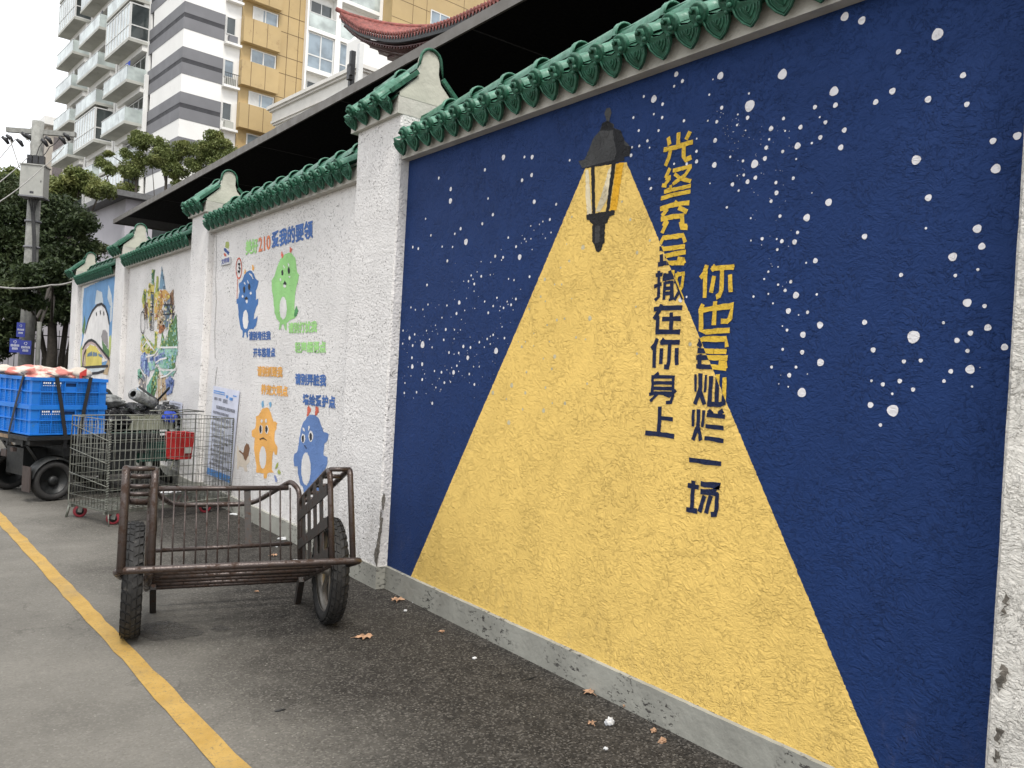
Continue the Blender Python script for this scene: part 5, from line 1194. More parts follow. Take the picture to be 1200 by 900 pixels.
def blob(u, v, ru, rv, z=.0045):
    c = ong(u, v); P = []
    for k in range(120):
        a = 2*math.pi*k/120; f = 1+.12*math.sin(3*a+1)+.06*math.sin(7*a)+.10*noise.noise(Vector((4*math.cos(a), 4*math.sin(a), u)))+.05*noise.noise(Vector((14*math.cos(a), 14*math.sin(a), u))); p = ong(u+ru*f*math.cos(a), v+rv*f*math.sin(a)); P.append((p.x, p.y))
    return P
t = NT('damp asphalt'); t.set(t.b.inputs['Alpha'], t.mr(t.noise(t.pos(), 30, 6, .75), .36, .62, .15, .85)); M['damp'] = t.fin(t.mix(t.noise(t.pos(), 140, 4), (.04,.036,.032), (.10,.094,.084)), .8, t.bump(t.noise(t.pos(), 120, 4), .005))
for a in ((197, 740, 36, 11), (258, 737, 11, 4)): sheet_xy(mb, blob(*a), .004)
struct('damp_patch', mb, M['damp'])
# ================================================================== dark canopy behind the wall
XC, ZC, YC = 5.0, 5.385, 26.3
can = thing('canopy_roof', 'long flat canopy with a black underside rising behind the street wall', 'roof', (8, 10, 0))
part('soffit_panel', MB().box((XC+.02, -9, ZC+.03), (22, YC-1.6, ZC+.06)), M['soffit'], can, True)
part('soffit_panel', MB().box((XC+.02, YC-1.6, ZC+.03), (22, YC-.02, ZC+.06)), M['soffit_grey'], can, True, label='end of the canopy underside, coloured grey for the daylight reaching it')  # lighter grey puts the daylit end of the soffit into the colour
part('fascia', MB().box((XC-.01, -9, ZC-.0), (XC+.02, YC, ZC+.13)), M['fascia'], can, True)
part('fascia', MB().box((XC, YC-.02, ZC), (22, YC+.01, ZC+.13)), M['fascia'], can, True)
part('roof_top', MB().box((XC, -9, ZC+.062), (22, YC, ZC+.128)), M['fascia'], can, True)
for k in range(9): part('soffit_joint', MB().box((XC+.02, YC-1.6-3.4*k, ZC+.022), (22, YC-1.6-3.4*k+.02, ZC+.029)), M['soffit_grey'], can, True)
pw = onx(178, 262, 7.2); part('back_wall', MB().box((7.2, -9, 0), (7.5, pw.y, ZC+.028)), M['soffit'], can, True)  # black colour stands for the dark interior under the canopy
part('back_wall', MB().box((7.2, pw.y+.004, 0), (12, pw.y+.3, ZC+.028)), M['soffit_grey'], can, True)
for (u, h, m, lab) in ((411, 1.0, 'iron', 'black floodlight mast standing on the canopy edge'), (420, 1.05, 'frame_white', 'white slim mast beside the black one on the canopy edge')):
    d = ray(u, 100); y = (XC+.15)/d.x*d.y; mb = MB().box((XC+.12, y-.035, ZC+.13), (XC+.19, y+.035, ZC+.13+h*.62))
    if m == 'iron': mb.box((XC+.06, y-.12, ZC+.30), (XC+.13, y-.035, ZC+.52)); mb.box((XC+.06, y-.16, ZC+.35), (XC+.10, y-.12, ZC+.47))
    else: mb.box((XC+.05, y-.09, ZC+.13), (XC+.22, y+.09, ZC+.16))
    solo('roof_mast', mb, M[m], lab, 'mast')

# ================================================================== apartment tower
def frame_thing(name, label, cat, C, rz): return thing(name, label, cat, (C.x, C.y, 0), rz)
TR = math.radians(4.4)
C0 = at(212, 100, 54)
tw = frame_thing('apartment_tower', 'high apartment tower with grey and white bands, gold cladding and glazed balconies', 'building', C0, TR)
def B(name, a, b, m, lab=None): return part(name, MB().box(a, b), M[m], tw, label=lab)
ZT = 46.0; F = 3.0
z_g = 25.35                          # top of one grey band at the corner
B('core_wall', (.30, .30, 0), (34, 31, ZT), 't_white'); 
# striped corner, wrapped round both faces
for k in range(-9, 8):
    zt = z_g+F*k
    if zt-1.8 < 0 or zt > ZT: continue
    B('white_band', (0, 0, zt), (2.72, 6.3, zt+1.2), 't_white')
    B('grey_band', (-.02, -.02, zt-.74), (2.74, 7.1, zt), 't_gray'); B('dark_stripe', (-.005, -.005, zt-1.04), (2.73, 7.0, zt-.74), 't_dark'); B('grey_band', (-.02, -.02, zt-1.80), (2.74, 7.1, zt-1.04), 't_gray')
def window(par, axis, c, a0, a1, z0, z1, mull=1, m='win', fr=.07, depth=.06, trans=False, curtain=False):
    """framed window in plane axis=c; facing minus axis"""
    f = MB(); g = MB()
    def bx(mb, a, b, za, zb, d0, d1):
        if axis == 'y': mb.box((a, c+d0, za), (b, c+d1, zb))
        else: mb.box((c+d0, a, za), (c+d1, b, zb))
    bx(f, a0, a1, z0, z0+fr, -depth, 0); bx(f, a0, a1, z1-fr, z1, -depth, 0); bx(f, a0, a0+fr, z0+fr, z1-fr, -depth, 0); bx(f, a1-fr, a1, z0+fr, z1-fr, -depth, 0)
    for k in range(1, mull+1): x = a0+(a1-a0)*k/(mull+1); bx(f, x-fr/2, x+fr/2, z0+fr, z1-fr, -depth, 0)
    if trans: z = z0+(z1-z0)*.38; bx(f, a0+fr, a1-fr, z-fr/2, z+fr/2, -depth*.9, 0)
    o = part('window', f, M['frame_white'], par)
    bx(g, a0+fr*.5, a1-fr*.5, z0+fr*.5, z1-fr*.5, -depth*.4, -depth*.2); part('pane', g, M[m], o)
    if curtain:
        g = MB(); bx(g, a0+fr, a0+(a1-a0)*.42, z0+fr, z1-fr, -depth*.55, -depth*.42); part('curtain', g, M['curtain'], o)
    return o
# right face: strip of service windows, gold slabs, gold field, white bay, gold wing
B('service_wall', (2.74, .14, 0), (3.92, .298, ZT), 't_white')
for k in range(-8, 8):
    z = 24.0+2.95*k
    if z < 2 or z > ZT-3: continue
    window(tw, 'y', .14, 2.86, 3.52, z+.15, z+1.35, 0, 'win' if k % 2 else 'win_dark', .05)
    B('ledge', (2.75, -.28, z-.62), (3.9, .138, z-.46), 't_white')
    if k % 2 == 1:
        r_ = MB()
        for j in range(8): r_.box((2.80+.13*j, -.26, z-.46), (2.825+.13*j, -.24, z+.35))
        r_.box((2.78, -.27, z+.33), (3.85, -.235, z+.37)); part('balcony_rail', r_, M['iron'], tw)
    part('ac_unit', MB().box((3.0, -.22, z-.458), (3.6, .10, z+.02)), M['t_slab'] if k % 3 else M['t_gray'], tw)
SL = [(23.84, 25.54), (20.82, 22.56), (17.9, 19.64)]
B('gold_wall', (3.94, .10, 0), (8.66, .297, ZT), 't_gold')
for k in range(-8, 8):
    z0 = 23.86+2.98*k; z1 = z0+1.70
    if z0 < 1 or z1 > ZT: continue
    B('gold_slab', (3.90, -.42, z0), (6.62, .098, z1), 't_gold')
    for x in (4.55, 5.60): B('cladding_joint', (x, -.427, z0+.002), (x+.035, -.421, z1-.002), 't_joint')
    for x in (7.35, 8.2): B('cladding_joint', (x, .090, z0-.8), (x+.04, .099, z1+.45), 't_joint')
    B('cladding_joint', (6.64, .088, z1+.02), (8.64, .0985, z1+.06), 't_joint'); B('cladding_joint', (6.64, .088, z0-.02), (8.64, .0985, z0+.02), 't_joint')
    window(tw, 'y', .098, 4.68, 6.55, z1+.10, z1+1.10, 1, 'win', .08, curtain=(k % 2 == 0))
    B('cladding_joint', (6.60, .088, z1+.0), (6.64, .0985, z1+1.2), 't_joint')
# white bay with large glazing and open balconies, set back
B('bay_side', (8.66, -.25, 0), (8.80, 1.4, ZT), 't_white'); B('bay_column', (11.0, -.30, 0), (11.42, 1.3, ZT), 't_white'); B('bay_column', (14.7, -.30, 0), (14.98, 1.3, ZT), 't_white')
B('bay_back', (8.8, .29, 0), (15.0, .2995, ZT), 't_white')
for k in range(-8, 8):
    z = 23.25+2.98*k
    if z < 0 or z > ZT-3: continue
    B('floor_slab', (8.80, -.32, z), (11.0, .285, z+.28), 't_white'); B('floor_slab', (11.42, -.32, z), (14.7, .285, z+.28), 't_white')
    if k % 3 == 0:
        window(tw, 'y', -.12, 8.82, 10.98, z+.30, z+2.95, 1, 'win', .09, trans=True); window(tw, 'y', -.12, 11.44, 14.68, z+.30, z+2.95, 2, 'win', .09, trans=True)
    else:
        window(tw, 'y', .284, 9.1, 10.9, z+.35, z+2.5, 1, 'win_dark', .07); window(tw, 'y', .284, 11.7, 14.5, z+.35, z+2.5, 2, 'win_dark', .07)
        for a, b in ((8.82, 10.98), (11.44, 14.68)): B('glass_railing', (a, -.28, z+.30), (b, -.26, z+1.35), 'rail_glass'); B('railing_cap', (a, -.30, z+1.351), (b, -.24, z+1.40), 'frame_white')
B('gold_wing', (15.0, -1.6, 0), (34, .29, ZT), 't_gold')
for k in range(-8, 8):
    z = 23.0+2.98*k
    if z < 1 or z > ZT-3: continue
    for zz in (z, z+1.5): B('cladding_joint', (15.0, -1.61, zz), (34, -1.601, zz+.035), 't_joint')
    window(tw, 'y', -1.603, 18.6, 21.4, z+.55, z+1.45+.3, 2, 'win', .09)
    window(tw, 'y', -1.603, 25, 27.5, z+.55, z+1.75, 2, 'win', .09)
for x in (16.9, 18.2, 21.9, 24): B('cladding_joint', (x, -1.612, 1), (x+.035, -1.602, ZT-.1), 't_joint')
# left face: three stacks of balconies
COLS = [(7.4, 14.2, 1.35, 0), (15.4, 22.4, 1.35, 1), (23.6, 30.2, 1.35, 2)]
B('left_wall', (.12, 7.1, 0), (.298, 31, ZT), 't_gray')
for c, (y0, y1, dp, ph) in enumerate(COLS):
    B('white_pier', (-.16, y0+4.4, 0), (.119, y0+6.6, ZT), 't_white'); B('white_pier', (.0, y0-.5, 0), (.119, y0+.3, ZT), 't_white')
    for k in range(-8, 8):
        z = 21.35+F*k+[0, 1.15, .35][c]*0+[0, .1, .3][c]
        if z < 2 or z > ZT-4: continue
        enclosed = (c, k) in {(0, 1), (0, 5), (0, -3), (1, -1), (1, -5), (1, 4), (2, 3), (2, -3), (2, -7), (1, -4), (0, -6)}
        B('balcony_slab', (-dp, y0, z), (.118, y1-.8, z+.22), 't_slab'); B('beam_under', (-.35, y0+.1, z-.42), (.115, y1-1.0, z-.003), 't_white')
        window(tw, 'x', .115, y0+.5, y0+4.2, z+.25, z+2.45, 2, 'win_dark', .07)
        if enclosed:
            window(tw, 'x', -dp+.07, y0+.03, y1-.83, z+.225, z+2.80, 7, 'pane_pale', .07, trans=True); window(tw, 'y', y0+.09, -dp+.08, .11, z+.225, z+2.80, 0, 'win_dark', .08, trans=True)
        else:
            n = 4
            for j in range(n): a = y0+.04+(y1-.9-y0)*j/n; B('glass_railing', (-dp+.02, a, z+.221), (-dp+.05, a+(y1-.9-y0)/n-.05, z+1.22), 'rail_glass')
            B('glass_railing', (-dp+.06, y0+.03, z+.221), (.10, y0+.06, z+1.22), 'rail_glass'); B('railing_cap', (-dp, y0, z+1.221), (-dp+.07, y1-.82, z+1.26), 'frame_white')
            if (c+k) % 3 == 0: part('laundry', MB().box((-.9, y0+1.0, z+1.0), (-.86, y0+1.5, z+1.9)).box((-.9, y0+1.7, z+1.2), (-.86, y0+2.0, z+1.9)), [M['blue_cloth'], M['curtain'], M['iron']][k % 3], tw)
            part('ac_unit', MB().box((-.5, y0+4.7, z+.5), (.0-.17, y0+5.5, z+1.0)), M['frame_white'], tw)
B('drain_pipe', (-.30, 6.6, 0), (-.05, 6.85, 22), 't_white')
B('roof_parapet', (-.2, -.2, ZT), (34.2, 31.2, ZT+1), 't_white')

# ---- cream building with mouldings in front of the tower
C1 = at(421, 73, 46)
cb = thing('cornice_building', 'cream low building with stepped cornice mouldings below the gold tower wall', 'building', (C1.x, C1.y, 0), TR)
def CB(name, o, z0, z1, m='cornice'): return part(name, MB().box((-o, -o, z0), (16+o, 12+o, z1)), M[m], cb)
zt = C1.z
for k, (o, z0, z1) in enumerate(((0, 0, zt-1.9), (.10, zt-1.9, zt-1.55), (0.02, zt-1.55, zt-1.25), (.16, zt-1.25, zt-1.12), (.26, zt-1.12, zt-.95), (.20, zt-.95, zt-.35), (.36, zt-.35, zt-.22), (.50, zt-.22, zt))): CB('cornice_course' if k else 'building_wall', o-.5, z0, z1)
pz = at(437, 19, 47).z; pc = at(422, 60, 47)
wb = thing('white_block', 'plain white block rising behind the cream cornice building', 'building', (pc.x, pc.y, 0), TR)
mb = MB().box((0, 0, 0), (12, 1.6, pz-1.2)); part('building_wall', mb, M['t_white'], wb)
part('gable_wall', MB().prism([(0, 0, pz-1.2), (12, 0, pz-1.2), (12, 0, pz-1.0), (1.0, 0, pz)], (0, 1.6, 0)), M['t_white'], wb)

# ---- lilac grey flat-roofed building at the end of the wall
C2 = at(148, 232, 34)
lb = thing('low_building', 'plain lilac grey building with flat roof edge behind the far wall end', 'building', (C2.x, C2.y, 0), TR)
part('building_wall', MB().box((0, 0, 0), (9, 14, C2.z-.02)), M['lilac_wall'], lb)
part('roof_edge', MB().box((-.5, -.45, C2.z-.01), (9.4, 14.4, C2.z+.22)), M['roof_edge'], lb)
part('dark_opening', MB().box((1.1, -.012, C2.z-1.5), (3.0, -.002, C2.z-.3)), M['win_dark'], lb)

# ---- far beige block left of the tower
C3 = at(78, 200, 82)
fb = thing('far_building', 'distant beige block with dark vertical bays left of the tower', 'building', (C3.x, C3.y, 0), TR)
hz = at(70, 152, 82).z
part('building_wall', MB().box((-1.9, 0, 0), (2, 6, hz)), M['beige_far'], fb)
part('roof_ledge', MB().box((-2.3, -.6, hz), (2.6, 6, hz+.8)), M['t_white'], fb)
part('slanted_roof', MB().prism([(-1.2, 0, hz+.81), (2, 0, hz+.81), (2, 0, hz+4.2)], (0, 5, 0)), M['t_gray'], fb)
for x in (-1.3, .2): 
    part('window_bay', MB().box((x, -.05, 2), (x+.9, -.002, hz-1)), M['brown_far'], fb)
for y in (1., 3.5): part('window_bay', MB().box((-1.95, y, 2), (-1.902, y+1.2, hz-1)), M['brown_far'], fb)

# ================================================================== temple roof with upturned eave
pg = thing('temple_roof', 'red tiled temple roof with an upturned corner eave above the canopy', 'roof', (17, 26, 0))
EV = [(16.04, 35.73, 18.05), (15.86, 33.9, 16.95), (15.72, 32.2, 16.12), (15.75, 29.5, 15.15), (15.68, 25.9, 14.45), (15.55, 23.47, 14.15), (15.4, 21.15, 13.9), (15.35, 16, 13.6), (15.35, 8, 13.5)]
def eave(t):    # smooth sampling by length parameter 0..1
    n = len(EV)-1; x = t*n; i = min(int(x), n-1); f = x-i
    p0, p1, p2, p3 = [Vector(EV[max(0, min(n, j))]) for j in (i-1, i, i+1, i+2)]
    return .5*((2*p1)+(p2-p0)*f+(2*p0-5*p1+4*p2-p3)*f*f+(3*p1-p0-3*p2+p3)*f**3)
ES = []; last = None
for k in range(1401):
    p = eave(k/1400)
    if last is None or (p-last).length >= .235: ES.append(p); last = p
def slope(p, L):   # climb the roof from the eave
    Lm = max(.0, min(L, (35.9-p.y)*.92+.05)); f = Lm
    return Vector((p.x+f, p.y, p.z+.17*f+.05*f*f))
tl = MB(); pan = MB(); vs = []; fs = []
R_N = 6
for i, p in enumerate(ES):
    for j in range(R_N+1): vs.append(tuple(slope(p, 5.5*j/R_N)+Vector((0, 0, .02))))
for i in range(len(ES)-1):
    for j in range(R_N): a = i*(R_N+1)+j; fs.append((a, a+1, a+R_N+2, a+R_N+1))
pan.add(vs, fs, True); part('pan_tiles', pan, M['red_tile'], pg, True, kind='stuff')
for i, p in enumerate(ES):
    pts = [slope(p, 5.5*j/R_N)+Vector((0, 0, .05)) for j in range(R_N+1)]
    if (pts[-1]-pts[0]).length < .15: continue
    pts = [pts[0]]+[q_ for j, q_ in enumerate(pts[1:]) if (q_-pts[j]).length > .01]
    o = part('tile_rib', MB().tube(pts, .062, 6), M['red_tile'], pg, True)
    e = MB().lathe([(0, -.05), (.085, -.05), (.085, .03), (0, .03)], pts[0], (1, 0, .25), 8); e.prism([(pts[0].x-.03, pts[0].y+.03, pts[0].z-.03), (pts[0].x-.03, pts[0].y+.20, pts[0].z-.03), (pts[0].x-.03, pts[0].y+.115, pts[0].z-.20)], (.03, 0, 0))
    part('tile_end', e, M['red_tile'], o, True)
hip = [slope(p, 99)+Vector((0, 0, .10)) for p in ES if 35.9-p.y < 7]
hip = [Vector((ES[0].x-.15, ES[0].y+.25, ES[0].z+.30))]+[Vector((p.x+min(8, (35.9-p.y)*.92), p.y, p.z+.17*min(8, (35.9-p.y)*.92)+.05*min(8, (35.9-p.y)*.92)**2+.10)) for p in ES[1:] if 35.9-p.y < 6]
part('hip_ridge', MB().tube(hip, .11, 8), M['red_tile'], pg, True)
def strip(name, o0, o1, m):        # extruded board following the eave, offsets (dx,dz)
    vs = []; fs = []
    for p in ES: vs += [(p.x+o0[0], p.y, p.z+o0[1]), (p.x+o1[0], p.y, p.z+o0[1]), (p.x+o1[0], p.y, p.z+o1[1]), (p.x+o0[0], p.y, p.z+o1[1])]
    for i in range(len(ES)-1):
        for j in range(4): a = 4*i+j; b = 4*i+(j+1) % 4; fs.append((a, b, b+4, a+4))
    fs.append((0, 1, 2, 3)); part(name, MB().add(vs, fs), M[m], pg, True)
strip('eave_board', (.0, -.30), (.14, -.06), 'eave_black')
strip('purlin', (.55, -.62), (.70, -.46), 'red_wood'); strip('soffit_board', (.15, -.44), (.9, -.40), 'red_wood')
# stepped bracket courses stepping in and down below the eave
inner = onx(465, 78, 18.8)
def tier(f, dz=0):
    out = []
    for p in ES:
        y_lim = 35.65-f*.45; y = min(p.y, y_lim)
        q_ = Vector((p.x+f*3.0, y, (p.z-.45)*(1-f)+(inner.z+.05)*f+dz))
        out.append(q_)
    return out
NTI = 6
for j in range(NTI):
    a, b = tier(.08+.92*j/NTI), tier(.08+.92*(j+.55)/NTI); c = tier(.08+.92*(j+1)/NTI)
    vs = []; fs = []
    for p, q_, r_ in zip(a, b, c): vs += [tuple(p), tuple(q_+Vector((0, 0, (p.z-q_.z)*.8))), tuple(Vector((q_.x, q_.y, r_.z))), tuple(r_)]
    for i in range(len(ES)-1):
        for k in range(3): x = 4*i+k; fs.append((x, x+1, x+5, x+4))
    part('bracket_course', MB().add(vs, fs), M['red_wood'], pg, True)
    part('bracket_beam', MB().tube([p for i, p in enumerate(b) if i % 3 == 0], .07, 6), M['red_wood'], pg, True)
raf = MB()
for i, p in enumerate(ES[:-1]): raf.beam((p.x+.16, p.y, p.z-.47), (p.x+.95, min(p.y, 35.0), p.z-.62), .09, .09)
part('rafter_end', raf, M['red_wood'], pg, True, kind='stuff')
part('temple_wall', MB().box((18.9, 6, 0), (26, 35.2, inner.z+.3)), M['red_wood'], pg, True)

# ================================================================== trees
def leaf_mesh(clusters, n, size, mat, name, parent, gaps=.0):
    """clusters: (centre, radii, weight). small folded leaves scattered through the shells"""
    W = np.array([c[2] for c in clusters], float); W /= W.sum(); cnt = (W*n).astype(int); allv = []; 
    for (c, r, _), k in zip(clusters, cnt):
        ns = max(7, int(11*(min(r[0], 2.5)*min(r[2], 2.5))**.5/size*.16)); dc = rng.normal(size=(ns, 3)); dc /= np.linalg.norm(dc, axis=1)[:, None]; dc *= rng.uniform(.25, 1, (ns, 1))**.4
        sr = rng.uniform(.55, 1.25, (ns, 1))*(r[0]*r[2])**.5*1.6/ns**.5; pick = rng.integers(0, ns, k); fill = rng.random((k, 1)) < .38
        d = rng.normal(size=(k, 3)); d /= np.linalg.norm(d, axis=1)[:, None]; rad = rng.uniform(0, 1, (k, 1))**.5
        P = np.where(fill, np.array(c)+d*rad*np.array(r), np.array(c)+dc[pick]*np.array(r)*.9+d*rad*sr[pick]*np.array([1, 1, .75]))
        ax = rng.normal(size=(k, 3)); ax[:, 2] -= .25; ax /= np.linalg.norm(ax, axis=1)[:, None]
        t = np.cross(ax, rng.normal(size=(k, 3))); t /= np.linalg.norm(t, axis=1)[:, None]
        s = size*rng.uniform(.6, 1.35, (k, 1)); nn = np.cross(ax, t)
        V = np.stack([P-ax*s, P+t*s*.38+nn*s*.12, P+ax*s, P-t*s*.38+nn*s*.12], 1); allv.append(V.reshape(-1, 3))
    V = np.concatenate(allv); m = len(V)//4; me = bpy.data.meshes.new(name)
    inv = np.array(root_of(parent).inverted()); V = V@inv[:3, :3].T+inv[:3, 3]
    me.vertices.add(len(V)); me.vertices.foreach_set('co', V.astype(np.float32).ravel())
    tri = np.array([[0, 1, 2], [0, 2, 3]]); idx = (tri[None]+(np.arange(m)*4)[:, None, None]).reshape(-1)
    me.loops.add(len(idx)); me.loops.foreach_set('vertex_index', idx.astype(np.int32)); me.polygons.add(len(idx)//3)
    me.polygons.foreach_set('loop_start', np.arange(0, len(idx), 3, dtype=np.int32)); me.update(); me.materials.append(mat)
    return place(name, me, parent)
def tree(label, base, top, trunk_r, clusters, n, size, mat, group=None, limbs=True, lean=0):
    t = thing('broadleaf_tree', label, 'tree', base, 0, group); base = Vector(base)
    tb = MB(); h = top-base.z; mid = base+Vector((lean*.5, 0, h*.5)); tp = base+Vector((lean, 0, h)); 
    tb.tube([base, base+Vector((trunk_r*.3, 0, h*.3)), mid, tp], [trunk_r*1.25, trunk_r, trunk_r*.8, trunk_r*.5], 8); part('trunk', tb, M['bark'], t, True)
    if limbs:
        for c, r, _ in clusters:
            c = Vector(c); s_ = mid.lerp(tp, rng.uniform(.1, .95)); m_ = s_.lerp(c, .5)+Vector((0, 0, -.15*(c-s_).length)); part('limb', MB().tube([s_, m_, c], [trunk_r*.4, trunk_r*.25, trunk_r*.1], 5), M['bark'], t, True)
    leaf_mesh(clusters, n, size, mat, 'crown', t); return t
def cl(u, v, dep, ru, rv, w=None, rd=None):
    c = at(u, v, dep); s = dep/FPX; return (tuple(c), (ru*s*1.0, (rd or ru)*s, rv*s), w or ru*rv*1.)
D = 27
big = [cl(-30,300,D,60,75), cl(20,235,D,38,30), cl(12,275,D,50,40), cl(70,255,D,35,28), cl(60,300,D,45,38), cl(104,292,D+.5,24,14), cl(95,262,D,20,20), cl(112,318,D+.5,22,9), cl(20,330,D,55,32), cl(80,335,D,30,22), cl(40,365,D,50,18), cl(-20,370,D,60,24), cl(104,340,D+1,12,22), cl(10,392,D,34,14), cl(-25,405,D,40,22), cl(72,362,D,26,16), cl(95,372,D+1,12,16), cl(40,326,20.5,24,12,500), cl(62,318,20.5,22,13,500), cl(14,340,20.5,22,12,500), cl(30,352,20.8,24,10,400)]
b0 = at(58, 440, D); tree('large dark broadleaf tree beside the utility pole at the end of the wall', (b0.x, b0.y, 0), 5.0, .16, big, 120000, .075, M['leaf_dark'])
for (u, r) in ((48, .09), (67, .10), (73, .07), (80, .06)):
    p = at(u, 440, D+.6); solo('tree_trunk', MB().tube([(p.x, p.y, 0), (p.x+.1, p.y, 1.3), (p.x+.05+(u-60)*.02, p.y, 2.6), (p.x+.2+(u-60)*.04, p.y, 4.4)], [r*1.3, r, r*.85, r*.5], 7), M['bark'], {48: 'dark trunk just right of the utility pole, leftmost of four slim stems', 67: 'dark slim trunk left of the parked wheel', 73: 'slim dark stem leaning right under the big crown', 80: 'thinnest dark stem nearest the end of the wall'}[u], 'tree')
D2 = 33
t2 = [cl(95,212,D2,22,14), cl(118,222,D2,18,10), cl(60,222,D2,30,16), cl(130,200,D2+2,8,6), cl(10,215,D2,26,18), cl(-15,235,D2,30,24)]  # extra crown, its olive leaves stand in for the big tree's sunlit top
b0 = at(70, 400, D2); tree('olive green crown added as the sunlit top of the large dark tree', (b0.x, b0.y, 0), 7.0, .16, t2, 26000, .085, M['leaf_olive'])
D3 = 44
def cam_tree(lab, cs, ub, n, lean=0): 
    b = at(ub, 300, D3); zt_ = max(c[0][2] for c in cs)-.6; tree(lab, (b.x, b.y, 0), zt_, .13, cs, n*2, .075, M['leaf_olive'], 'trees in front of the striped tower', lean=lean)
cam_tree('camphor tree with a leaning crown in front of the tower balconies', [cl(165,165,D3,15,12), cl(155,198,D3,16,14), cl(147,180,D3,8,6), cl(148,222,D3,12,10), cl(163,185,D3,9,8), cl(122,193,D3,11,6), cl(127,180,D3,6,4), cl(118,187,D3,5,4)], 155, 7500)
cam_tree('camphor tree with forked trunk before the white tower corner', [cl(195,185,D3,20,14), cl(188,170,D3,12,9), cl(178,190,D3,10,8), cl(205,200,D3,15,10), cl(215,175,D3,12,10), cl(208,215,D3,8,5)], 190, 7500)
cam_tree('camphor tree right of the forked one, touching the canopy edge', [cl(238,178,D3,18,13), cl(258,172,D3,16,12), cl(250,160,D3,12,8), cl(275,182,D3,14,10), cl(262,192,D3,20,12), cl(230,195,D3,14,10)], 245, 9000)

# ================================================================== utility pole
pb = at(30, 430, 22.5); pole = thing('utility_pole', 'concrete utility pole with grey cabinet, crossarm and blue signs', 'pole', (pb.x, pb.y, 0))
ptop = at(44, 143, 22.5).z
part('shaft', MB().tube([(pb.x, pb.y, 0), (pb.x, pb.y, ptop)], [.20, .15], 16), M['concrete'], pole, True)
ca = at(8, 152, 22.5); cb2 = at(76, 157, 22.5); dd = (cb2-ca).normalized()
part('crossarm', MB().beam(ca+Vector((0, 0, 0)), cb2+dd*.3, .10, .13), M['concrete'], pole, True)
cc = at(41, 213, 22.2); hw = .36
RX = Matrix.Rotation(-math.radians(25), 3, 'Z')
def PB(a, b): 
    mb = MB().box(a, b); mb.v = [tuple(RX @ Vector(v)+Vector((cc.x-.0, cc.y, cc.z))) for v in mb.v]; return mb
cab = part('cabinet', PB((-.29, -.25, -.42), (.29, .20, .40)), M['box_paint'], pole, True)
part('cabinet_roof', PB((-.32, -.28, .401), (.32, .23, .43)), M['box_paint'], cab, True); part('cabinet_base', PB((-.31, -.27, -.46), (.31, .22, -.425)), M['t_gray'], cab, True)
part('maker_plate', PB((-.03, -.262, -.36), (.06, -.252, -.31)), M['t_dark'], cab, True); part('lock', PB((.22, -.262, -.05), (.24, -.252, .0)), M['t_dark'], cab, True)
for k in range(3): part('arrester', PB((-.19+.15*k, -.12, .432), (-.07+.15*k, .02, .70)), M['insul'], pole, True)
for k, (u, v) in enumerate(((2, 160), (7, 158), (19, 163), (25, 155), (30, 157), (48, 163), (53, 160), (69, 160), (74, 156))):
    p = at(u, v, 22.3); mb = MB().tube([p, p+Vector((.10, 0, -.06)), p+Vector((.17, 0, -.17))], [.035, .06, .035], 8); part('insulator', mb, M['insul'], pole, True)
def wire(name, P, lab, r=.012, sag=.0, m='cable', par=None):
    A = [at(*p) for p in P]; pts = []
    for a, b in zip(A, A[1:]):
        for k in range(8): t = k/8; pts.append(a.lerp(b, t)+Vector((0, 0, -sag*4*t*(1-t))))
    mb = MB().tube(pts+[A[-1]], r, 5)
    if par: part(name, mb, M[m], par, True)
    else: solo(name, mb, M[m], lab, 'cable', 'overhead wires at the utility pole')
wire('jumper_wire', [(23,156,22.4),(35,166,22.3),(36.5,183,22.2)], '', .012, 0, 'grey_cable', pole); wire('jumper_wire', [(53,162,22.4),(46,172,22.3),(42,184,22.2)], '', .012, 0, 'cable', pole)
wire('jumper_wire', [(71,160,22.4),(58,172,22.3),(48,184,22.2)], '', .012, .05, 'cable', pole)
wire('overhead_wire', [(10,158,22.4),(23,197,22.0)], 'grey wire dropping from the left end of the crossarm', .015, 0, 'grey_cable')
wire('overhead_wire', [(-40,222,20),(18,163,22.4)], 'wire running down left from the second insulator', .012, .1, 'grey_cable')
wire('overhead_wire', [(-60,252,14),(33,184,22.1)], 'wire running left just above the cabinet', .012, .1, 'grey_cable')
wire('overhead_wire', [(-60,278,12),(0,236,18),(50,196,21.8),(75,172,24)], 'lowest pale wire crossing in front of the cabinet', .013, .05, 'grey_cable')
wire('overhead_wire', [(-40,338,17),(0,336.5,17.6),(60,334,17.6),(97,325,17.4)], 'thick dark cable strung from the wall end past the tree', .022, .05, 'grey_cable')
for k, u in enumerate((34, 37, 41, 44)): wire('riser_cable', [(u,232,22.2),(37+k*1.0,250,22.25),(38.5+k,280,22.25),(38+k,330,22.2)], '', .018, 0, 'cable', pole)
for v in (260, 290):
    p = at(36.8, v, 22.5); part('pole_band', MB().lathe([(.19, -.025), (.21, -.025), (.21, .025), (.19, .025)], (pb.x, pb.y, p.z), (0, 0, 1), 16), M['t_gray'], pole, True)
p = at(36, 360, 22.5)
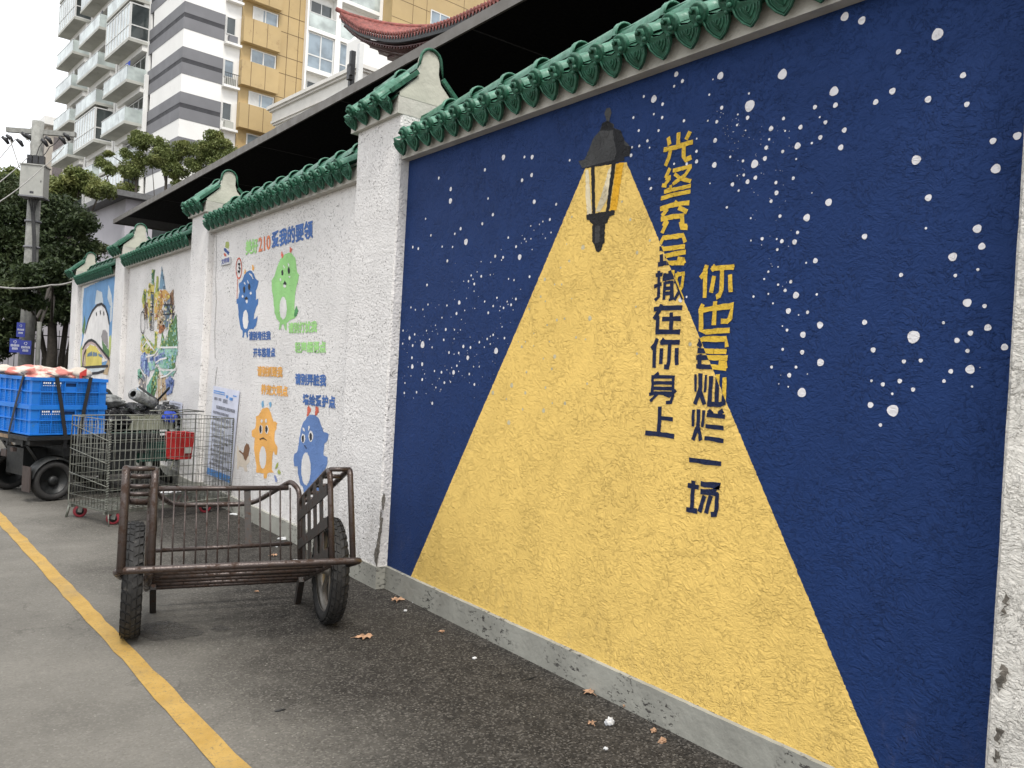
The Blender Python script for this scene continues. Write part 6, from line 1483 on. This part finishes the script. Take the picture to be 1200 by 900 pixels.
def sign(u0, v0, u1, v1, lab, n=(3, 2)):
    dep = 22.0; a, b = at(u0, v1, dep), at(u1, v0, dep); c = (a+b)/2; w_ = abs((b-a).dot(CR))/2; h_ = abs((b-a).dot(CU))/2; rz = -math.radians(37-14)
    t = thing('blue_sign', lab, 'sign', c, rz, 'blue waste sorting signs on the utility pole')
    part('sign_plate', MB().box((-w_, -.01, -h_), (w_, .01, h_)), M['sign_blue'], t)
    r_ = min(w_, h_)*.26; ri = MB()
    for k in range(3): a0 = 2*math.pi*k/3; ri.tube([(r_*math.cos(a0+x), -.016, h_*.55+r_*math.sin(a0+x)) for x in (0, .4, .8, 1.2, 1.6)], r_*.18, 5)
    part('round_arrows', ri, M['sign_white'], t, kind='stuff')
    g_ = MB()
    for row, cnt in enumerate(n):
        for k in range(cnt):
            cw = w_*1.5/3; x = (k-(cnt-1)/2)*cw*1.08; z = h_*(.02-.45*row); s_ = cw*.42
            for (xa, xb, za, zb) in ((-1, 1, .8, 1), (-1, 1, -1, -.78), (-1, -.75, -.78, .8), (.72, 1, -.78, .8), (-.75, .72, -.15, .1), (-.15, .12, .1, .8)): g_.box((x+xa*s_, -.017, z+za*s_), (x+xb*s_, -.0105, z+zb*s_))
    part('white_characters', g_, M['sign_white'], t, kind='stuff')
sign(20, 378, 29, 395, 'upper blue sign with white print, alone on the pole', (3, 2)); sign(12, 397, 23.5, 413, 'lower left blue sign with white print on the pole', (3, 2)); sign(24.3, 399, 36, 415.5, 'lower right blue sign with white print on the pole', (3, 2))
pc_ = at(44, 420, 22.6); solo('grey_post', MB().tube([(pc_.x, pc_.y, 0), (pc_.x, pc_.y, at(45, 377, 22.6).z)], .06, 10), M['concrete'], 'slim concrete post right of the utility pole', 'post')

# ================================================================== street end behind the tree: pale wall, iron fence, hedge
wl = at(40, 440, 31); wr_ = at(96, 440, 31)
bw = solo('garden_wall', MB().box((wl.x-6, wl.y+1.2, 0), (wr_.x+2.5, wl.y+1.5, 3.0)), M['lilac_wall'], 'pale garden wall half hidden behind the dark tree trunks', 'wall')
fn = thing('iron_fence', 'black iron railing in front of the pale garden wall', 'fence', (wl.x, wl.y-.6, 0))
for z in (.4, 1.6, 2.1): part('rail', MB().box((-4, -.02, z), (6, .02, z+.04)), M['iron'], fn)
for k in range(56): part('bar', MB().box((-4+.18*k, -.012, .1), (-3.98+.18*k, .012, 2.35)), M['iron'], fn)
wheel_c = at(68, 433, 25); tmb = MB().lathe([(.30, -.03), (.35, -.035), (.38, 0), (.35, .035), (.30, .03)], (wheel_c.x, wheel_c.y, .62), (.35, -1, 0), 28)
tt = thing('leaning_wheel', 'dark spoked wheel standing by the tree trunks', 'wheel', (wheel_c.x, wheel_c.y, 0)); tmb = MB().lathe([(.33, -.04), (.38, -.045), (.43, 0), (.38, .045), (.33, .04)], (0, 0, .43), (.35, -1, 0), 28); part('tyre', tmb, M['rubber'], tt)
sp = MB()
for k in range(10): a = math.pi*2*k/10; e_ = Vector((math.sin(a)*.94, math.sin(a)*.33, math.cos(a)))*.34; sp.beam((0, 0, .43), Vector((0, 0, .43))+e_, .012, .012)
part('spokes', sp, M['iron'], tt, kind='stuff')
hd = thing('hedge', 'dark hedge closing the far end of the street left of the pole', 'hedge', (at(-40, 430, 36).x, at(-40, 430, 36).y, 0))
leaf_mesh([cl(-70+28*k, 395+4*(k % 2), 36+(k % 3), 22, 34) for k in range(5)]+[cl(-60+30*k, 425, 35, 24, 16) for k in range(4)], 26000, .10, M['hedge'], 'foliage', hd)
hb0 = at(-60, 430, 39); hb1 = at(60, 430, 39)
solo('dark_wall', MB().box((hb0.x-20, hb0.y, 0), (hb1.x+6, hb0.y+.4, 4.2)), M['t_dark'], 'dark wall behind the hedge at the end of the street', 'wall')
# parked scooters at the far left edge
def scooter(p, rz, lab):
    t = thing('parked_scooter', lab, 'scooter', p, rz, 'scooters parked at the far left')
    for x in (-.55, .55):
        w_ = part('wheel', MB().lathe([(.14, -.03), (.19, -.045), (.225, 0), (.19, .045), (.14, .03)], (x, 0, .225), (0, 1, 0), 20), M['rubber'], t); part('rim', MB().lathe([(.14, -.03), (.125, -.02), (.125, .02), (.14, .03)], (x, 0, .225), (0, 1, 0), 20), M['wood'], w_)
    part('body', MB().prism([(-.75, -.12, .45), (-.2, -.12, .35), (.2, -.12, .30), (.38, -.12, .40), (.50, -.12, .95), (.44, -.12, 1.0), (.30, -.12, .45), (-.1, -.12, .50), (-.15, -.12, .72), (-.8, -.12, .72)], (0, .24, 0)), M['car_dark'], t)
    part('seat', MB().ball((-.42, 0, .76), (.40, .13, .07), 12, 6), M['iron'], t); part('handlebar', MB().tube([(.42, -.32, 1.02), (.46, 0, 1.05), (.42, .32, 1.02)], .014, 6), M['rim'], t)
    part('mirror', MB().ball((.46, .30, 1.22), (.02, .07, .05), 8, 5), M['iron'], t); return t
p = ong(2, 538); scooter((p.x-.25, p.y+.4, 0), math.radians(200), 'dark scooter with an orange rim at the left frame edge behind the crates')
p = at(-6, 460, 16); scooter((p.x, p.y, 0), math.radians(60), 'dark scooter further back by the street end')
